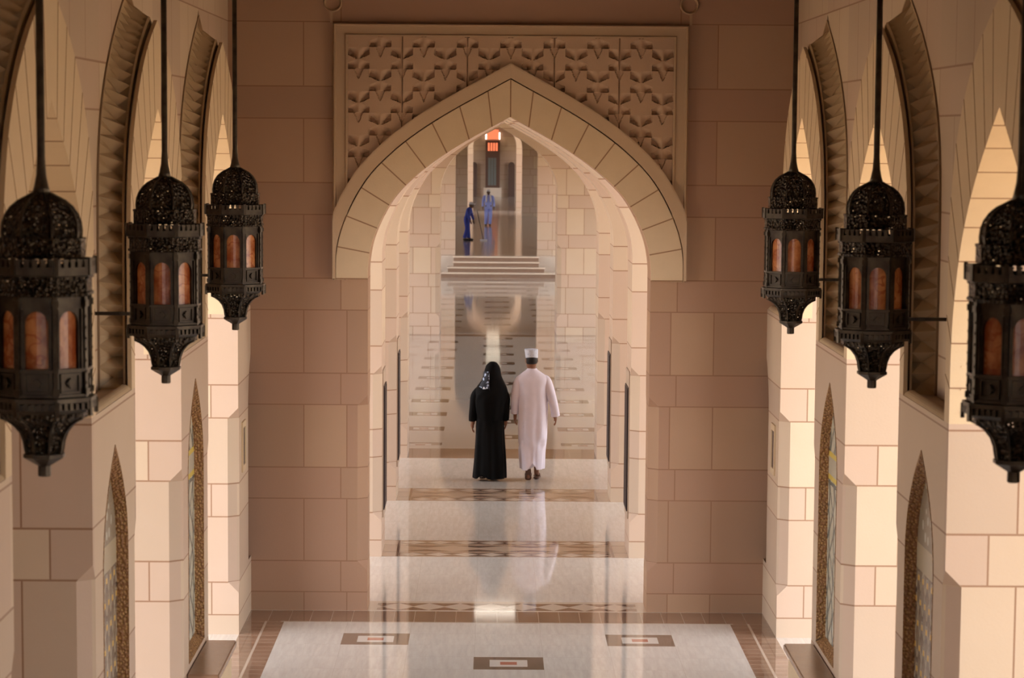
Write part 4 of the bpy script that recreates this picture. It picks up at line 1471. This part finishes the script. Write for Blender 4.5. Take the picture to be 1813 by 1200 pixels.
# the far workers
def worker(loc, label, mat, bend=0.0, face=True, sc=1.0):
    w = thing('person', label, 'person', loc)
    R_ = Matrix.Rotation(PI, 4, 'Z') if face else Matrix.Identity(4)
    skin_body(w, M['skin_dark'], dict(pelvis=(0, 0, .92), chest=(0, -bend * .5, 1.26 - bend * .2), neck=(0, -bend * .8, 1.44 - bend * .45), head0=(0, -bend, 1.52 - bend * .55),
        shL=(-.18, -bend * .6, 1.37 - bend * .4), elL=(-.25, -.02 - bend * .8, 1.11 - bend * .5), wrL=(-.26, -.06 - bend, .86 - bend * .2), shR=(.18, -bend * .6, 1.37 - bend * .4), elR=(.25, -.02 - bend * .8, 1.11 - bend * .5), wrR=(.26, -.04 - bend, .86 - bend * .2),
        hipL=(-.09, 0, .88), knL=(-.10, -.03, .48), anL=(-.11, .08, .08), toeL=(-.11, -.06, .04),
        hipR=(.09, 0, .88), knR=(.09, -.02, .48), anR=(.07, -.06, .08), toeR=(.08, -.22, .04)))
    hc = Vector((0, -bend * 1.05 - .01, 1.56 - bend * .6))
    bm = bmesh.new(); head_mesh(bm, hc, PI, 1.0); h = link('head', bm, M['skin_dark'], w, True)
    bm = bmesh.new(); eyes_mesh(bm, hc, PI); link('eyes', bm, M['hair'], h)
    bm = bmesh.new()
    loft(bm, [(hc.x, hc.y, hc.z + .04, .084, .105, 0, 3, 0), (hc.x, hc.y, hc.z + .09, .08, .10, 0, 3, 0), (hc.x, hc.y, hc.z + .125, .05, .06, 0, 3, 0), (hc.x, hc.y, hc.z + .13, .01, .01, 0, 3, 0)], 20)
    box(bm, hc.x - .06, hc.x + .06, hc.y - .17, hc.y - .08, hc.z + .045, hc.z + .058)
    link('cap', bm, M['towel'], w, True)
    bm = bmesh.new()
    loft(bm, catr([(0, 0, .80, .17, .125, .01, 5, 0), (0, 0, .95, .165, .12, .01, 5, 0), (0, -bend * .3, 1.10 - bend * .1, .17, .12, .01, 5, 0), (0, -bend * .55, 1.28 - bend * .2, .19, .12, 0, 5, 0), (0, -bend * .65, 1.38 - bend * .35, .17, .10, 0, 5, 0), (0, -bend * .75, 1.44 - bend * .4, .08, .075, 0, 5, 0)]), 32)
    link('jacket', bm, mat, w, True)
    for s in (-1, 1):
        bm = bmesh.new(); tube(bm, catr([(s * .14, -bend * .6, 1.36 - bend * .4, .065), (s * .19, -bend * .62, 1.34 - bend * .4, .068), (s * .25, -.02 - bend * .8, 1.11 - bend * .5, .056), (s * .26, -.05 - bend, .90 - bend * .25, .05)], 4), 14, False)
        link('sleeve', bm, mat, w, True)
        bm = bmesh.new()
        k = (-.10, -.03, .48) if s < 0 else (.09, -.02, .48)
        a_ = (-.11, .08, .10) if s < 0 else (.07, -.06, .10)
        tube(bm, catr([(s * .085, 0, .92, .09), (s * .09, 0, .78, .098), (k[0], k[1], k[2], .082), (a_[0], a_[1], a_[2], .075)], 4), 14, True)
        link('trouser_leg', bm, mat, w, True)
        bm = bmesh.new()
        tx, ty = (-.11, .08) if s < 0 else (.075, -.06)
        obox(bm, (tx, ty - .07, .04), (1, 0, 0), (0, 1, 0), (0, 0, 1), .09, .26, .08)
        bmesh.ops.bevel(bm, geom=bm.edges[:], offset=.025, segments=2, affect='EDGES')
        link('shoe', bm, M['hair'], w, True)
    w.scale = (sc, sc, sc)
    return w
w1 = worker((CAMX + (865.5 - 871 + 1) / 39.4, 132.0, RZ), 'far small person in light blue work clothes walking towards the viewer', M['lavender'], sc=.96)
bm = bmesh.new()
tube(bm, catr([(-.10, -.135, 1.10, .03), (-.09, -.12, 1.35, .035), (-.05, -.03, 1.46, .04), (.05, -.03, 1.46, .04), (.09, -.12, 1.35, .035), (.10, -.135, 1.12, .03)], 4), 10)
link('towel', bm, M['towel'], w1, True)
w2 = worker((-1.10, 114.0, RZ), 'far small person in dark blue bending over a mop on the left', M['navy'], bend=.16, sc=.92)
w2.rotation_euler = (0, 0, math.radians(75))
mop = thing('mop', 'thin mop held by the dark blue figure at the left of the gallery', 'mop', (-.72, 113.9, RZ))
bm = bmesh.new(); tube(bm, [(0.25, -.1, .03, .013), (.0, 0.05, 1.15, .013)], 8); link('handle', bm, M['hair'], mop)
bm = bmesh.new(); box(bm, .13, .40, -.17, -.03, 0, .05); link('mop_head', bm, M['towel'], mop)
